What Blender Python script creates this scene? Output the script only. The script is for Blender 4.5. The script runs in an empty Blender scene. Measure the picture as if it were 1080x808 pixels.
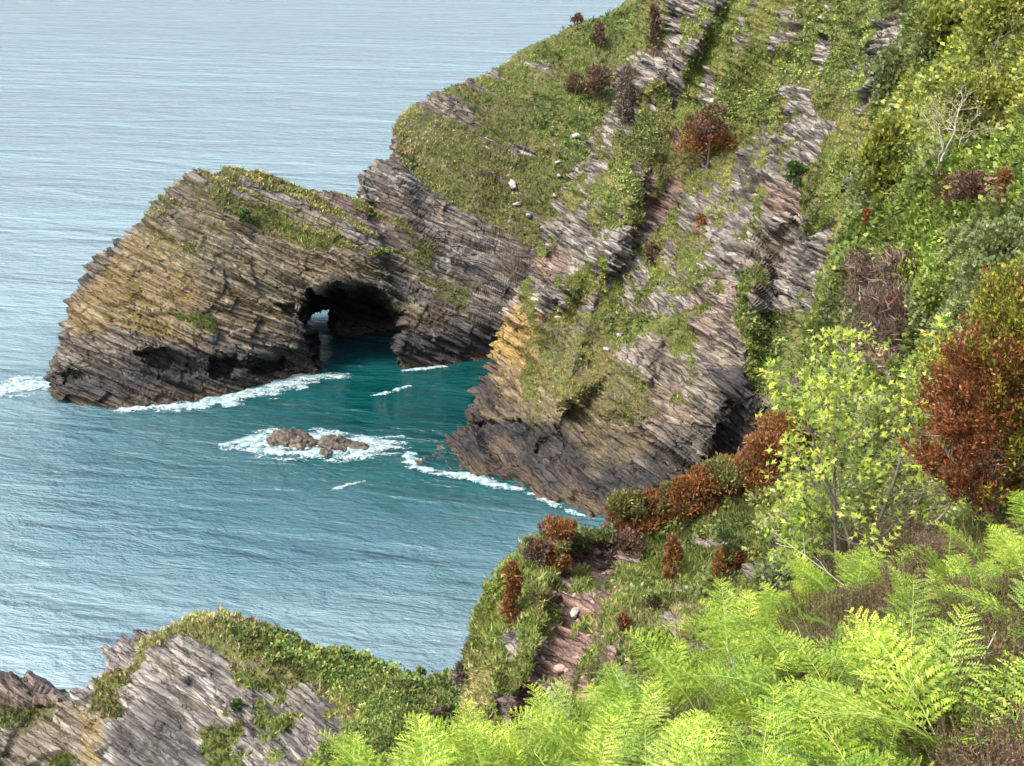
import bpy, math, time
import numpy as np
T0 = time.time()
R = math.radians
rng = np.random.default_rng(7)
scene = bpy.context.scene
col = scene.collection

# ------------------------------------------------------------------ camera
FPX, CX, CY, PITCH = 1484.0, 540.0, 404.0, R(19.0)
CAM = np.array([0.0, 0.0, 75.0])
ct, st = math.cos(PITCH), math.sin(PITCH)

def P(px, py, Y):
    """point seen at (px,py) of the 1080x808 photo, Y metres ahead"""
    x = (px - CX) / FPX; y = -(py - CY) / FPX
    dy = ct + y * st; dz = -st + y * ct
    k = Y / dy
    return (x * k, Y, CAM[2] + dz * k)

def WL(px, py, z=0.0):
    y = -(py - CY) / FPX
    dy = ct + y * st; dz = -st + y * ct
    return P(px, py, (z - CAM[2]) / dz * dy)

def proj(v):
    v = np.asarray(v, float)
    d = v - CAM
    f = d[..., 1] * ct - d[..., 2] * st
    u = d[..., 1] * st + d[..., 2] * ct
    f = np.maximum(f, 0.3)
    return CX + FPX * d[..., 0] / f, CY - FPX * u / f

# ------------------------------------------------------------------ noise
def _h(i, j, k, seed):
    n = (i.astype(np.int64) * 374761393 + j.astype(np.int64) * 668265263 + k.astype(np.int64) * 2147483647 + seed * 1274126177) & 0xFFFFFFFF
    n = ((n ^ (n >> 13)) * 1274126177) & 0xFFFFFFFF
    n = ((n ^ (n >> 16)) * 2246822519) & 0xFFFFFFFF
    n = n ^ (n >> 15)
    return (n & 0xFFFFFF).astype(np.float64) / 16777215.0

def vnoise(p, seed=0):
    f = np.floor(p); t = p - f; t = t * t * (3 - 2 * t)
    i, j, k = f[..., 0].astype(np.int64), f[..., 1].astype(np.int64), f[..., 2].astype(np.int64)
    r = 0
    for a in (0, 1):
        wa = t[..., 0] if a else 1 - t[..., 0]
        for b in (0, 1):
            wb = t[..., 1] if b else 1 - t[..., 1]
            for c in (0, 1):
                wc = t[..., 2] if c else 1 - t[..., 2]
                r = r + wa * wb * wc * _h(i + a, j + b, k + c, seed)
    return r

def fbm(p, octv=4, seed=0, gain=0.5):
    a, s, r = 1.0, 0.0, 0
    p = np.array(p, float)
    for o in range(octv):
        r = r + a * vnoise(p, seed + o * 17); s += a; a *= gain; p = p * 2.03 + 11.7
    return r / s

def sstep(a, b, x):
    t = np.clip((x - a) / (b - a), 0, 1); return t * t * (3 - 2 * t)

def inpoly(px, py, pts):
    pts = np.asarray(pts, float); n = len(pts)
    c = np.zeros(np.shape(px), bool)
    j = n - 1
    for i in range(n):
        xi, yi = pts[i]; xj, yj = pts[j]
        cond = ((yi > py) != (yj > py))
        c ^= cond & (px < (xj - xi) * (py - yi) / ((yj - yi) if yj != yi else 1e-9) + xi)
        j = i
    return c

def dpoly(px, py, pts):
    """distance to polygon edge, positive inside"""
    pts = np.asarray(pts, float); d = np.full(np.shape(px), 1e9)
    for i in range(len(pts)):
        a = pts[i - 1]; b = pts[i]; ab = b - a
        t = np.clip(((px - a[0]) * ab[0] + (py - a[1]) * ab[1]) / max(1e-9, ab @ ab), 0, 1)
        d = np.minimum(d, np.hypot(px - a[0] - t * ab[0], py - a[1] - t * ab[1]))
    return np.where(inpoly(px, py, pts), d, -d)

# ------------------------------------------------------------------ object helpers
def tag(o, label=None, cat=None, group=None, kind=None):
    if label: o['label'] = label
    if cat: o['category'] = cat
    if group: o['group'] = group
    if kind: o['kind'] = kind
    return o

def mesh_np(name, V, F, mat=None, smooth=False, attrs=None, fcol=None):
    """V (n,3), F (m,k) constant k"""
    me = bpy.data.meshes.new(name)
    V = np.ascontiguousarray(V, np.float32); F = np.ascontiguousarray(F, np.int32)
    m, k = F.shape
    me.vertices.add(len(V)); me.vertices.foreach_set('co', V.ravel())
    me.loops.add(m * k); me.loops.foreach_set('vertex_index', F.ravel())
    me.polygons.add(m)
    me.polygons.foreach_set('loop_start', np.arange(0, m * k, k, dtype=np.int32))
    if smooth: me.polygons.foreach_set('use_smooth', np.ones(m, bool))
    for nm, (typ, arr) in (attrs or {}).items():
        a = me.attributes.new(nm, typ, 'POINT')
        if typ == 'FLOAT_COLOR':
            c = np.ones((len(V), 4), np.float32); c[:, :3] = arr; a.data.foreach_set('color', c.ravel())
        else:
            a.data.foreach_set('vector', np.ascontiguousarray(arr, np.float32).ravel())
    if fcol is not None:
        a = me.attributes.new('leafcol', 'FLOAT_COLOR', 'FACE')
        c = np.ones((m, 4), np.float32); c[:, :3] = fcol; a.data.foreach_set('color', c.ravel())
    me.update(calc_edges=True)
    if mat: me.materials.append(mat)
    return me

def link(name, me, parent=None):
    o = bpy.data.objects.new(name, me); col.objects.link(o)
    if parent: o.parent = parent
    return o

def empty(name, loc, rz=0.0):
    o = bpy.data.objects.new(name, None); col.objects.link(o)
    o.location = loc; o.rotation_euler = (0, 0, rz); o.empty_display_size = 0.2
    return o

# ------------------------------------------------------------------ materials
def newmat(name):
    m = bpy.data.materials.new(name); m.use_nodes = True
    nt = m.node_tree; nt.nodes.clear()
    return m, nt, nt.nodes, nt.links

def N(nt, typ, **kw):
    n = nt.nodes.new(typ)
    for k, v in kw.items():
        if k.startswith('i_'): n.inputs[k[2:].replace('_', ' ')].default_value = v
        else: setattr(n, k, v)
    return n

def ramp(nt, fac, stops, interp='LINEAR'):
    r = nt.nodes.new('ShaderNodeValToRGB'); r.color_ramp.interpolation = interp
    e = r.color_ramp.elements
    while len(e) > len(stops): e.remove(e[-1])
    while len(e) < len(stops): e.new(0.5)
    for i, (p, c) in enumerate(stops):
        e[i].position = p; e[i].color = (c, c, c, 1) if isinstance(c, (int, float)) else (*c, 1)
    nt.links.new(fac, r.inputs[0]); return r.outputs[0]

def mix(nt, f, a, b, mode='MIX'):
    m = nt.nodes.new('ShaderNodeMix'); m.data_type = 'RGBA'; m.blend_type = mode
    for s, v in ((0, f), (6, a), (7, b)):
        if isinstance(v, (int, float)): m.inputs[s].default_value = v
        elif isinstance(v, tuple): m.inputs[s].default_value = (*v, 1)
        else: nt.links.new(v, m.inputs[s])
    return m.outputs[2]

def math_(nt, op, a, b=0.0, c=None):
    m = nt.nodes.new('ShaderNodeMath'); m.operation = op
    for s, v in ((0, a), (1, b), (2, c)):
        if v is None: continue
        if isinstance(v, (int, float)): m.inputs[s].default_value = v
        else: nt.links.new(v, m.inputs[s])
    return m.outputs[0]

def noise(nt, vec, scale, detail=4, rough=0.55, dist=0.0):
    n = N(nt, 'ShaderNodeTexNoise'); n.inputs['Scale'].default_value = scale
    n.inputs['Detail'].default_value = detail; n.inputs['Roughness'].default_value = rough
    n.inputs['Distortion'].default_value = dist
    nt.links.new(vec, n.inputs['Vector']); return n.outputs[0]

def vmul(nt, vec, s):
    m = nt.nodes.new('ShaderNodeVectorMath'); m.operation = 'MULTIPLY'
    nt.links.new(vec, m.inputs[0]); m.inputs[1].default_value = s; return m.outputs[0]

def terrain_mat(name, bscale=1.0, tint=(1, 1, 1), el=1.0):
    """rock, soil and turf; masks live on the vertices, fine detail is procedural.
    mA = (turf, ochre lichen, pink rock)  mB = (pale rock, brown dead heath, dark rock)"""
    m, nt, nd, lk = newmat(name)
    out = N(nt, 'ShaderNodeOutputMaterial'); bs = N(nt, 'ShaderNodeBsdfPrincipled')
    bs.inputs['Roughness'].default_value = 0.85; bs.inputs['Specular IOR Level'].default_value = 0.25
    A = N(nt, 'ShaderNodeAttribute', attribute_name='mA'); B = N(nt, 'ShaderNodeAttribute', attribute_name='mB')
    bed = N(nt, 'ShaderNodeAttribute', attribute_name='bed').outputs['Vector']
    sa = N(nt, 'ShaderNodeSeparateColor'); lk.new(A.outputs['Color'], sa.inputs[0])
    sb = N(nt, 'ShaderNodeSeparateColor'); lk.new(B.outputs['Color'], sb.inputs[0])
    turf, lich, pink = sa.outputs; pale, heath, dark = sb.outputs
    b1 = vmul(nt, bed, (0.4, 0.4, 2.2)); b2 = vmul(nt, bed, (0.9, 0.9, 4.0))
    def vor(sc, feat='F1'):
        vv = N(nt, 'ShaderNodeTexVoronoi', feature=feat); vv.inputs['Scale'].default_value = bscale
        dv = N(nt, 'ShaderNodeVectorMath', operation='ADD'); lk.new(vmul(nt, bed, sc), dv.inputs[0])
        wn = N(nt, 'ShaderNodeTexNoise'); wn.inputs['Scale'].default_value = 0.8 * bscale; lk.new(bed, wn.inputs['Vector'])
        lk.new(vmul(nt, wn.outputs['Color'], (0.3, 0.3, 0.22)), dv.inputs[1]); lk.new(dv.outputs[0], vv.inputs['Vector'])
        return vv
    va = vor((0.2 * el, 0.26 * el, 1.2)); vb = vor((0.45 * el, 0.6 * el, 2.9))
    ca = N(nt, 'ShaderNodeSeparateColor'); lk.new(va.outputs['Color'], ca.inputs[0])
    cb = N(nt, 'ShaderNodeSeparateColor'); lk.new(vb.outputs['Color'], cb.inputs[0])
    n1 = noise(nt, b1, 0.6 * bscale, 7, 0.7, 0.3); n2 = noise(nt, b2, 1.3 * bscale, 5, 0.7, 0.2)
    
    n1 = math_(nt, 'ADD', math_(nt, 'MULTIPLY', n1, 0.66), math_(nt, 'ADD', math_(nt, 'MULTIPLY', ca.outputs[0], 0.16), math_(nt, 'MULTIPLY', cb.outputs[0], 0.18)))
    n3 = noise(nt, bed, 0.35 * bscale, 6, 0.65); n4 = noise(nt, bed, 3.2 * bscale, 5, 0.7)
    base = ramp(nt, n1, [(0.3, (0.035, 0.033, 0.034)), (0.42, (0.11, 0.097, 0.082)), (0.52, (0.21, 0.185, 0.155)), (0.62, (0.30, 0.265, 0.22)), (0.74, (0.46, 0.43, 0.39))])
    grey = ramp(nt, n1, [(0.32, (0.045, 0.046, 0.052)), (0.44, (0.14, 0.135, 0.13)), (0.56, (0.29, 0.275, 0.25)), (0.7, (0.52, 0.5, 0.46))])
    pnk = ramp(nt, n1, [(0.3, (0.06, 0.04, 0.034)), (0.5, (0.215, 0.14, 0.118)), (0.72, (0.38, 0.28, 0.24))])
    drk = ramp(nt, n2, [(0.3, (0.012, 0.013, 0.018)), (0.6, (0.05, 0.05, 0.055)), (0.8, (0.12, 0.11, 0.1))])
    c = mix(nt, pale, base, grey)
    c = mix(nt, pink, c, pnk)
    # streaks and blotches
    c = mix(nt, ramp(nt, n2, [(0.58, 0.0), (0.68, 0.45)]), c, (0.42, 0.39, 0.34))
    c = mix(nt, ramp(nt, n3, [(0.52, 0.0), (0.66, 0.5)]), c, (0.17, 0.15, 0.075))
    # soil and crevice shade painted into the colour as dark lines between slabs
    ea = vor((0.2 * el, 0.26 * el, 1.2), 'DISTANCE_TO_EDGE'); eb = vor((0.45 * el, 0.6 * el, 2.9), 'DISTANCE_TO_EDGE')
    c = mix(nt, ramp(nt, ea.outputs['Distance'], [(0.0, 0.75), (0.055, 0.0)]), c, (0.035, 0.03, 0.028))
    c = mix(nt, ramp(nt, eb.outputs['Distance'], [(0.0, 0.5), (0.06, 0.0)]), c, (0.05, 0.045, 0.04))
    # ochre lichen
    lf = math_(nt, 'MULTIPLY', ramp(nt, n4, [(0.42, 0.0), (0.56, 1.0)]), lich)
    c = mix(nt, lf, c, ramp(nt, n2, [(0.3, (0.24, 0.16, 0.03)), (0.7, (0.52, 0.35, 0.06))]))
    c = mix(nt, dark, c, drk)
    # tidal bands
    tc = N(nt, 'ShaderNodeTexCoord'); sx = N(nt, 'ShaderNodeSeparateXYZ'); lk.new(tc.outputs['Object'], sx.inputs[0])
    zz = math_(nt, 'ADD', sx.outputs['Z'], math_(nt, 'MULTIPLY', math_(nt, 'SUBTRACT', n3, 0.5), 9.0))
    c = mix(nt, ramp(nt, math_(nt, 'MULTIPLY', zz, 0.1), [(0.32, 0.85), (0.78, 0.0)]), c, drk)
    c = mix(nt, ramp(nt, math_(nt, 'MULTIPLY', zz, 0.1), [(0.05, 0.75), (0.22, 0.0)]), c,
            ramp(nt, n2, [(0.3, (0.06, 0.045, 0.03)), (0.7, (0.22, 0.17, 0.12))]))
    # heath soil, turf
    hs = ramp(nt, n4, [(0.3, (0.05, 0.03, 0.022)), (0.7, (0.17, 0.11, 0.08))])
    hf = ramp(nt, math_(nt, 'ADD', math_(nt, 'MULTIPLY', n4, 0.5), heath), [(0.62, 0.0), (0.85, 1.0)])
    c = mix(nt, hf, c, hs)
    gr = ramp(nt, n4, [(0.25, (0.035, 0.055, 0.015)), (0.5, (0.10, 0.13, 0.03)), (0.75, (0.22, 0.21, 0.07))])
    gr = mix(nt, ramp(nt, n3, [(0.45, 0.0), (0.7, 0.8)]), gr, (0.24, 0.20, 0.09))
    tf = ramp(nt, math_(nt, 'ADD', math_(nt, 'MULTIPLY', math_(nt, 'SUBTRACT', n4, 0.5), 1.2), turf), [(0.42, 0.0), (0.6, 1.0)])
    c = mix(nt, tf, c, gr)
    c = mix(nt, 1.0, c, tint, 'MULTIPLY')
    lk.new(c, bs.inputs['Base Color'])
    # relief
    h = math_(nt, 'ADD', math_(nt, 'MULTIPLY', n2, 1.0), math_(nt, 'MULTIPLY', n4, 0.35))
    h = math_(nt, 'ADD', math_(nt, 'MULTIPLY', h, 0.5), math_(nt, 'MULTIPLY', ca.outputs[1], 0.8))
    h = math_(nt, 'ADD', h, math_(nt, 'MULTIPLY', cb.outputs[1], 0.5))
    h = math_(nt, 'ADD', h, ramp(nt, ea.outputs['Distance'], [(0.0, 0.0), (0.07, 0.8)]))
    h = math_(nt, 'SUBTRACT', h, math_(nt, 'MULTIPLY', va.outputs['Distance'], 0.6))
    bp = N(nt, 'ShaderNodeBump'); bp.inputs['Strength'].default_value = 0.7; bp.inputs['Distance'].default_value = 0.6 / bscale
    h = math_(nt, 'MULTIPLY', h, math_(nt, 'SUBTRACT', 1.0, math_(nt, 'MULTIPLY', tf, 0.9)))
    h = math_(nt, 'ADD', h, math_(nt, 'MULTIPLY', math_(nt, 'MULTIPLY', n4, tf), 0.9))
    lk.new(h, bp.inputs['Height']); lk.new(bp.outputs[0], bs.inputs['Normal'])
    lk.new(bs.outputs[0], out.inputs[0])
    return m

def leaf_mat(name, trans=0.3, rough=0.6, gain=1.0, vary=False):
    m, nt, nd, lk = newmat(name)
    out = N(nt, 'ShaderNodeOutputMaterial'); bs = N(nt, 'ShaderNodeBsdfPrincipled')
    at = N(nt, 'ShaderNodeAttribute', attribute_name='leafcol')
    tc = N(nt, 'ShaderNodeTexCoord')
    n = noise(nt, tc.outputs['Object'], 2.5, 3)
    c = mix(nt, 1.0, at.outputs['Color'], ramp(nt, n, [(0.3, 0.8 * gain), (0.7, 1.15 * gain)]), 'MULTIPLY')
    if vary:
        oi = N(nt, 'ShaderNodeObjectInfo')
        c = mix(nt, 1.0, c, ramp(nt, oi.outputs['Random'], [(0.0, (0.38, 0.48, 0.36)), (0.4, (0.75, 0.8, 0.6)), (0.7, (1.0, 0.95, 0.9)), (1.0, (1.12, 1.0, 0.9))]), 'MULTIPLY')
    lk.new(c, bs.inputs['Base Color']); bs.inputs['Roughness'].default_value = rough
    bs.inputs['Specular IOR Level'].default_value = 0.3
    if trans > 0:
        tr = N(nt, 'ShaderNodeBsdfTranslucent'); lk.new(c, tr.inputs[0])
        mx = N(nt, 'ShaderNodeMixShader'); mx.inputs[0].default_value = trans
        lk.new(bs.outputs[0], mx.inputs[1]); lk.new(tr.outputs[0], mx.inputs[2]); lk.new(mx.outputs[0], out.inputs[0])
    else: lk.new(bs.outputs[0], out.inputs[0])
    return m

def simple_mat(name, c0, c1, scale=20, rough=0.8, bump=0.3):
    m, nt, nd, lk = newmat(name)
    out = N(nt, 'ShaderNodeOutputMaterial'); bs = N(nt, 'ShaderNodeBsdfPrincipled')
    tc = N(nt, 'ShaderNodeTexCoord'); n = noise(nt, tc.outputs['Object'], scale, 5)
    lk.new(ramp(nt, n, [(0.3, c0), (0.7, c1)]), bs.inputs['Base Color']); bs.inputs['Roughness'].default_value = rough
    bp = N(nt, 'ShaderNodeBump'); bp.inputs['Strength'].default_value = bump; bp.inputs['Distance'].default_value = 0.02
    lk.new(n, bp.inputs['Height']); lk.new(bp.outputs[0], bs.inputs['Normal'])
    lk.new(bs.outputs[0], out.inputs[0]); return m

# ------------------------------------------------------------------ lofted landforms
def crom(K, t):
    """Catmull-Rom along axis 0 of K at parameters t"""
    n = len(K); i = np.clip(np.floor(t).astype(int), 0, n - 2); u = (t - i).reshape(-1, *([1] * (K.ndim - 1)))
    Kp = np.concatenate([2 * K[:1] - K[1:2], K, 2 * K[-1:] - K[-2:-1]])
    a, b, c, d = Kp[i], Kp[i + 1], Kp[i + 2], Kp[i + 3]
    return 0.5 * (2 * b + (c - a) * u + (2 * a - 5 * b + 4 * c - d) * u * u + (3 * b - a - 3 * c + d) * u ** 3)

def resample_row(row, n):
    row = np.array(row, float)
    return row

def params(K, step, hid=1.0, hidcols=()):
    """K (r,c,3) -> parameter list along axis 1 with ~step px spacing"""
    px, py = proj(K)
    d = np.hypot(np.diff(px, axis=1), np.diff(py, axis=1))
    n = np.percentile(d, 75, axis=0)
    t = []
    for j, L in enumerate(n):
        s = step * (hid if j in hidcols else 1.0)
        k = int(np.clip(L / s, 3, 900)); t.append(j + np.arange(k) / k)
    t.append([K.shape[1] - 1]); return np.concatenate(t)

def loft(K, step, hid=6.0, hidcols=(), hidrows=()):
    K = np.array(K, float)
    tc_ = params(K, step, hid, hidcols); tr_ = params(K.transpose(1, 0, 2), step, hid, hidrows)
    G = crom(K, tr_)                       # rows
    G = crom(G.transpose(1, 0, 2), tc_).transpose(1, 0, 2)
    return G, tr_, tc_

def gnormal(G, flip):
    du = np.gradient(G, axis=0); dv = np.gradient(G, axis=1)
    n = np.cross(du, dv); n /= np.linalg.norm(n, axis=-1, keepdims=True) + 1e-9
    return n * flip

def strata(S, h, L, seed, tilt=1.0):
    """S (...,3) bedding coordinates (along, across, normal): broken slabs"""
    w = vnoise(S * np.array([0.12 / h, 0.12 / h, 0.42 / h]), seed + 5)
    s = S[..., 2] / h + 1.7 * w
    k = np.floor(s); fr = s - k
    z = np.zeros_like(k)
    a = S[..., 0] / L + 7.3 * _h(k, z, z, seed) + 0.5 * vnoise(S * (0.6 / h), seed + 9)
    m = np.floor(a); fa = a - m
    b = S[..., 1] / (L * 0.8) + 5.1 * _h(k, z, z, seed + 3)
    q = np.floor(b)
    r = _h(k, m, q, seed + 1)
    crk = (fr < 0.22) * (_h(k, m, q, seed + 6) > 0.45) * 0.55
    return (r - 0.5) - crk + tilt * (0.5 - fr) + (fa - 0.5) * (_h(k, m, q, seed + 2) - 0.5) * 0.9

def frame_from(dip_px, lean=0.3, yaw=0.0):
    """bedding frame whose traces dip dip_px degrees down to the right seen from the camera"""
    a = R(dip_px)
    t = np.array([math.cos(a), 0.0, -math.sin(a)]); n = np.array([math.sin(a), -lean, math.cos(a)])
    n /= np.linalg.norm(n); t -= n * (t @ n); t /= np.linalg.norm(t)
    return np.stack([t, np.cross(n, t), n])

GRIDS = {}
def build_land(name, K, step, frame, masks, mat, big=3.0, bigs=0.045, rock=1.0, hidcols=(), hidrows=(), flip=1, warpb=0.0, post=None, cull=None, soft=0.25, frame2=None):
    G, tr_, tc_ = loft(K, step, 6.0, hidcols, hidrows)
    n = gnormal(G, flip)
    G = G + n * (((fbm(G * bigs, 3, 3) - 0.5) * 2 * big)[..., None])
    if post: G = post(G, tr_, tc_)
    px, py = proj(G)
    M = masks(G, px, py)
    # bedding coordinates with a gentle warp
    F = np.einsum('ij,...j->...i', frame, G)
    if frame2 is not None:
        w2 = frame2[1](G, px, py)[..., None]
        F = F * (1 - w2) + np.einsum('ij,...j->...i', frame2[0], G) * w2
    wv = fbm(G * 0.06, 2, 31) - 0.5
    F = F.copy(); F[..., 2] += warpb * wv
    n = gnormal(G, flip)
    turf = np.clip(M['turf'], 0, 1)
    rk = rock * (1 - (1 - soft) * turf)
    d = 0
    for h, L, amp, sd in ((4.6, 18, 1.1, 11), (2.0, 9, 1.05, 12), (0.95, 5.0, 0.62, 13), (0.45, 3.0, 0.16, 14)):
        d = d + amp * strata(F, h, L, sd)
    rough = (fbm(G * 0.9, 3, 41) - 0.5) * 0.9
    # slabs stick out along the face, a little towards the dip
    G = G + n * (rk * (d + rough * 0.5))[..., None]
    G = G + n * (turf * (fbm(G * 1.3, 3, 51) - 0.5) * 0.8)[..., None]
    F = np.einsum('ij,...j->...i', frame, G)
    if frame2 is not None: F = F * (1 - w2) + np.einsum('ij,...j->...i', frame2[0], G) * w2
    F[..., 2] += warpb * wv
    nr, nc = G.shape[:2]
    V = G.reshape(-1, 3)
    idx = np.arange(nr * nc).reshape(nr, nc)
    Q = np.stack([idx[:-1, :-1], idx[1:, :-1], idx[1:, 1:], idx[:-1, 1:]], -1)
    if flip < 0: Q = Q[..., ::-1]
    Q = Q.reshape(-1, 4)
    if cull is not None:
        keep = ~cull(G, px, py, tr_, tc_).reshape(-1)[Q].any(axis=1)
        Q = Q[keep]
    mA = np.stack([M['turf'], M['lich'], M['pink']], -1).reshape(-1, 3)
    mB = np.stack([M['pale'], M['heath'], M['dark']], -1).reshape(-1, 3)
    me = mesh_np(name, V, Q, mat, True, {'mA': ('FLOAT_COLOR', mA), 'mB': ('FLOAT_COLOR', mB), 'bed': ('FLOAT_VECTOR', F.reshape(-1, 3))})
    o = link(name, me)
    n = gnormal(G, flip)
    GRIDS[name] = dict(G=G, n=n, M=M, px=px, py=py)
    print(name, len(V), round(time.time() - T0, 1))
    return o

def blank(G):
    z = np.zeros(G.shape[:2]); return {k: z.copy() for k in ('turf', 'lich', 'pink', 'pale', 'heath', 'dark')}

def paint(M, key, G, px, py, polys, val=1.0, soft=6.0, jit=14.0, seed=61, fr=0.12):
    jx = (fbm(G * fr, 4, seed) - 0.5) * jit * 2; jy = (fbm(G * fr, 4, seed + 7) - 0.5) * jit * 2
    for pts in polys:
        v = val
        if isinstance(pts, tuple): v, pts = pts
        d = dpoly(px + jx, py + jy, pts)
        w = sstep(-soft, soft, d)
        M[key] = M[key] * (1 - w) + v * w
# ================================================================== LANDFORMS
def back(p, dx, dy, z):
    return (p[0] + dx, p[1] + dy, z)

def slice_(front, drop, dx=0.0, zb=-4.0):
    """front = points from water to crest; then over the crest and down the far side"""
    c = np.array(front[-1]); h = c[2] - zb
    return list(front) + [back(c, dx * .15, drop * .18, c[2] - h * .07), back(c, dx * .5, drop * .55, c[2] - h * .45), back(c, dx, drop, zb)]

def under(px, py):
    w = np.array(WL(px, py)); return (w[0], w[1] - 1.5, -5.0)

def Pz(px, py, dY):                       # point above the waterline pixel, dY behind it
    return P(px, py, dY)

FR = []
def fsl(wx, wy, mids, drop, dx=0.0):
    return slice_([under(wx, wy + 6), WL(wx, wy)] + [P(*m) for m in mids], drop, dx)
# rock arch and the long headland behind it
FR.append(fsl(57, 416, [(56, 413, 209.8), (55, 411, 210), (55, 408, 210.4), (56, 405, 211), (57, 402, 212)], 4, 3))
FR.append(fsl(63, 423, [(62, 412, 208), (61, 402, 209.5), (60, 392, 211), (61, 380, 213), (63, 368, 216)], 12, 6))
FR.append(fsl(82, 428, [(80, 403, 207.5), (78, 380, 210), (77, 358, 213), (77, 332, 217), (79, 308, 221)], 17, 8))
FR.append(fsl(112, 430, [(108, 400, 208.5), (104, 370, 211), (100, 340, 214), (98, 305, 219), (99, 267, 225)], 20, 8))
FR.append(fsl(150, 429, [(145, 395, 209), (141, 360, 212), (138, 320, 216), (136, 280, 221), (137, 240, 227)], 22, 8))
FR.append(fsl(195, 423, [(188, 385, 211.5), (182, 345, 214), (177, 300, 218), (174, 250, 223), (173, 206, 229)], 23, 6))
FR.append(fsl(240, 417, [(232, 375, 214), (224, 335, 216), (217, 290, 219), (211, 235, 224), (207, 181, 232)], 23, 4))
FR.append(fsl(290, 403, [(284, 365, 217), (278, 330, 219), (272, 290, 221), (266, 240, 226), (262, 183, 235)], 22, 2))
FR.append(fsl(335, 394, [(331, 360, 220), (326, 330, 221), (321, 290, 223), (316, 245, 228), (311, 193, 238)], 21, 0))
FR.append(fsl(375, 391, [(372, 360, 222), (368, 330, 223), (362, 295, 225), (356, 255, 230), (348, 204, 241)], 21, 0))
FR.append(fsl(415, 389, [(412, 362, 224), (408, 335, 226), (402, 300, 229), (394, 258, 234), (382, 212, 243)], 20, -2))
FR.append(fsl(435, 388, [(432, 360, 226), (426, 330, 229), (416, 290, 233), (402, 240, 240), (384, 182, 250)], 20, -4))
FR.append(fsl(455, 386, [(454, 356, 227), (452, 325, 230), (446, 285, 236), (434, 228, 245), (417, 168, 257)], 22, -6))
FR.append(fsl(475, 384, [(478, 352, 229), (480, 315, 234), (474, 270, 242), (452, 205, 253), (422, 131, 266)], 26, -8))
FR.append(fsl(495, 380, [(502, 346, 230), (508, 304, 237), (508, 250, 248), (498, 175, 261), (474, 99, 276)], 32, -10))
FR.append(fsl(520, 378, [(530, 342, 232), (540, 295, 240), (548, 230, 253), (552, 145, 270), (545, 66, 290)], 40, -12))
FR.append(fsl(555, 378, [(570, 335, 235), (590, 280, 245), (605, 205, 260), (615, 110, 283), (612, 30, 306)], 45, -14))
FR.append(fsl(600, 376, [(625, 325, 240), (650, 260, 252), (670, 180, 270), (685, 80, 295), (690, -10, 322)], 50, -14))
FR.append(fsl(660, 374, [(700, 310, 248), (730, 230, 264), (755, 140, 285), (775, 35, 310), (785, -70, 340)], 55, -14))

CAVE = [(318, 392), (312, 362), (313, 332), (322, 308), (345, 299), (372, 297), (400, 301), (418, 312), (430, 330), (432, 348), (424, 366), (422, 400)]
CAVE2 = [(335, 400), (330, 372), (322, 352), (316, 330), (322, 308), (345, 299), (372, 297), (400, 301), (416, 312), (428, 330), (428, 348), (420, 366), (421, 400)]
HOLES = [[(325, 343), (333, 338), (335, 333), (343, 330), (344, 336), (343, 345), (336, 343), (327, 350)]]
SLOTS = [[(140, 372), (175, 366), (200, 380), (215, 392), (190, 398), (160, 388)], [(218, 380), (250, 372), (262, 385), (240, 400), (222, 398)], [(262, 388), (300, 372), (312, 384), (285, 398), (268, 400)],
         [(288, 322), (312, 320), (308, 334)], [(60, 386), (85, 392), (95, 402), (66, 404)]]

def farpost(G, tr_, tc_):
    px, py = proj(G)
    front = (tc_ <= 6.0)[None, :] * np.ones(len(tr_))[:, None]
    jx = (fbm(G * 0.25, 3, 71) - 0.5) * 12; jy = (fbm(G * 0.25, 3, 72) - 0.5) * 12
    d = dpoly(px + jx, py + jy, CAVE2)
    depth = sstep(-1, 14, d) * 22.0 * front
    ww = np.exp(-(((px - 336) / 13) ** 2 + ((py - 340) / 13) ** 2))
    depth += ww * 6 * front * (d > 2)
    # water side of the mouth: the floor drops away
    for s in SLOTS:
        depth += sstep(-1, 5, dpoly(px + jx * .5, py + jy * .5, s)) * 3.2 * front
    ray = G - CAM; ray /= ray[..., 1:2]
    G = G + ray * depth[..., None]
    floor_ = sstep(368, 384, py) * (d > 2) * front
    G[..., 2] -= floor_ * 3
    return G

def farcull(G, px, py, tr_, tc_):
    px, py = proj(G)
    front = (tc_ <= 6.0)[None, :] * np.ones(len(tr_), bool)[:, None]
    c = np.zeros(px.shape, bool)
    j = (fbm(G * 0.8, 2, 75) - 0.5) * 5
    for h in HOLES:
        d = dpoly(px + j, py + j, h)
        c |= (d > -2.5) & (front > 0)
        c |= (d > -7) & (front <= 0)
    return c

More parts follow.
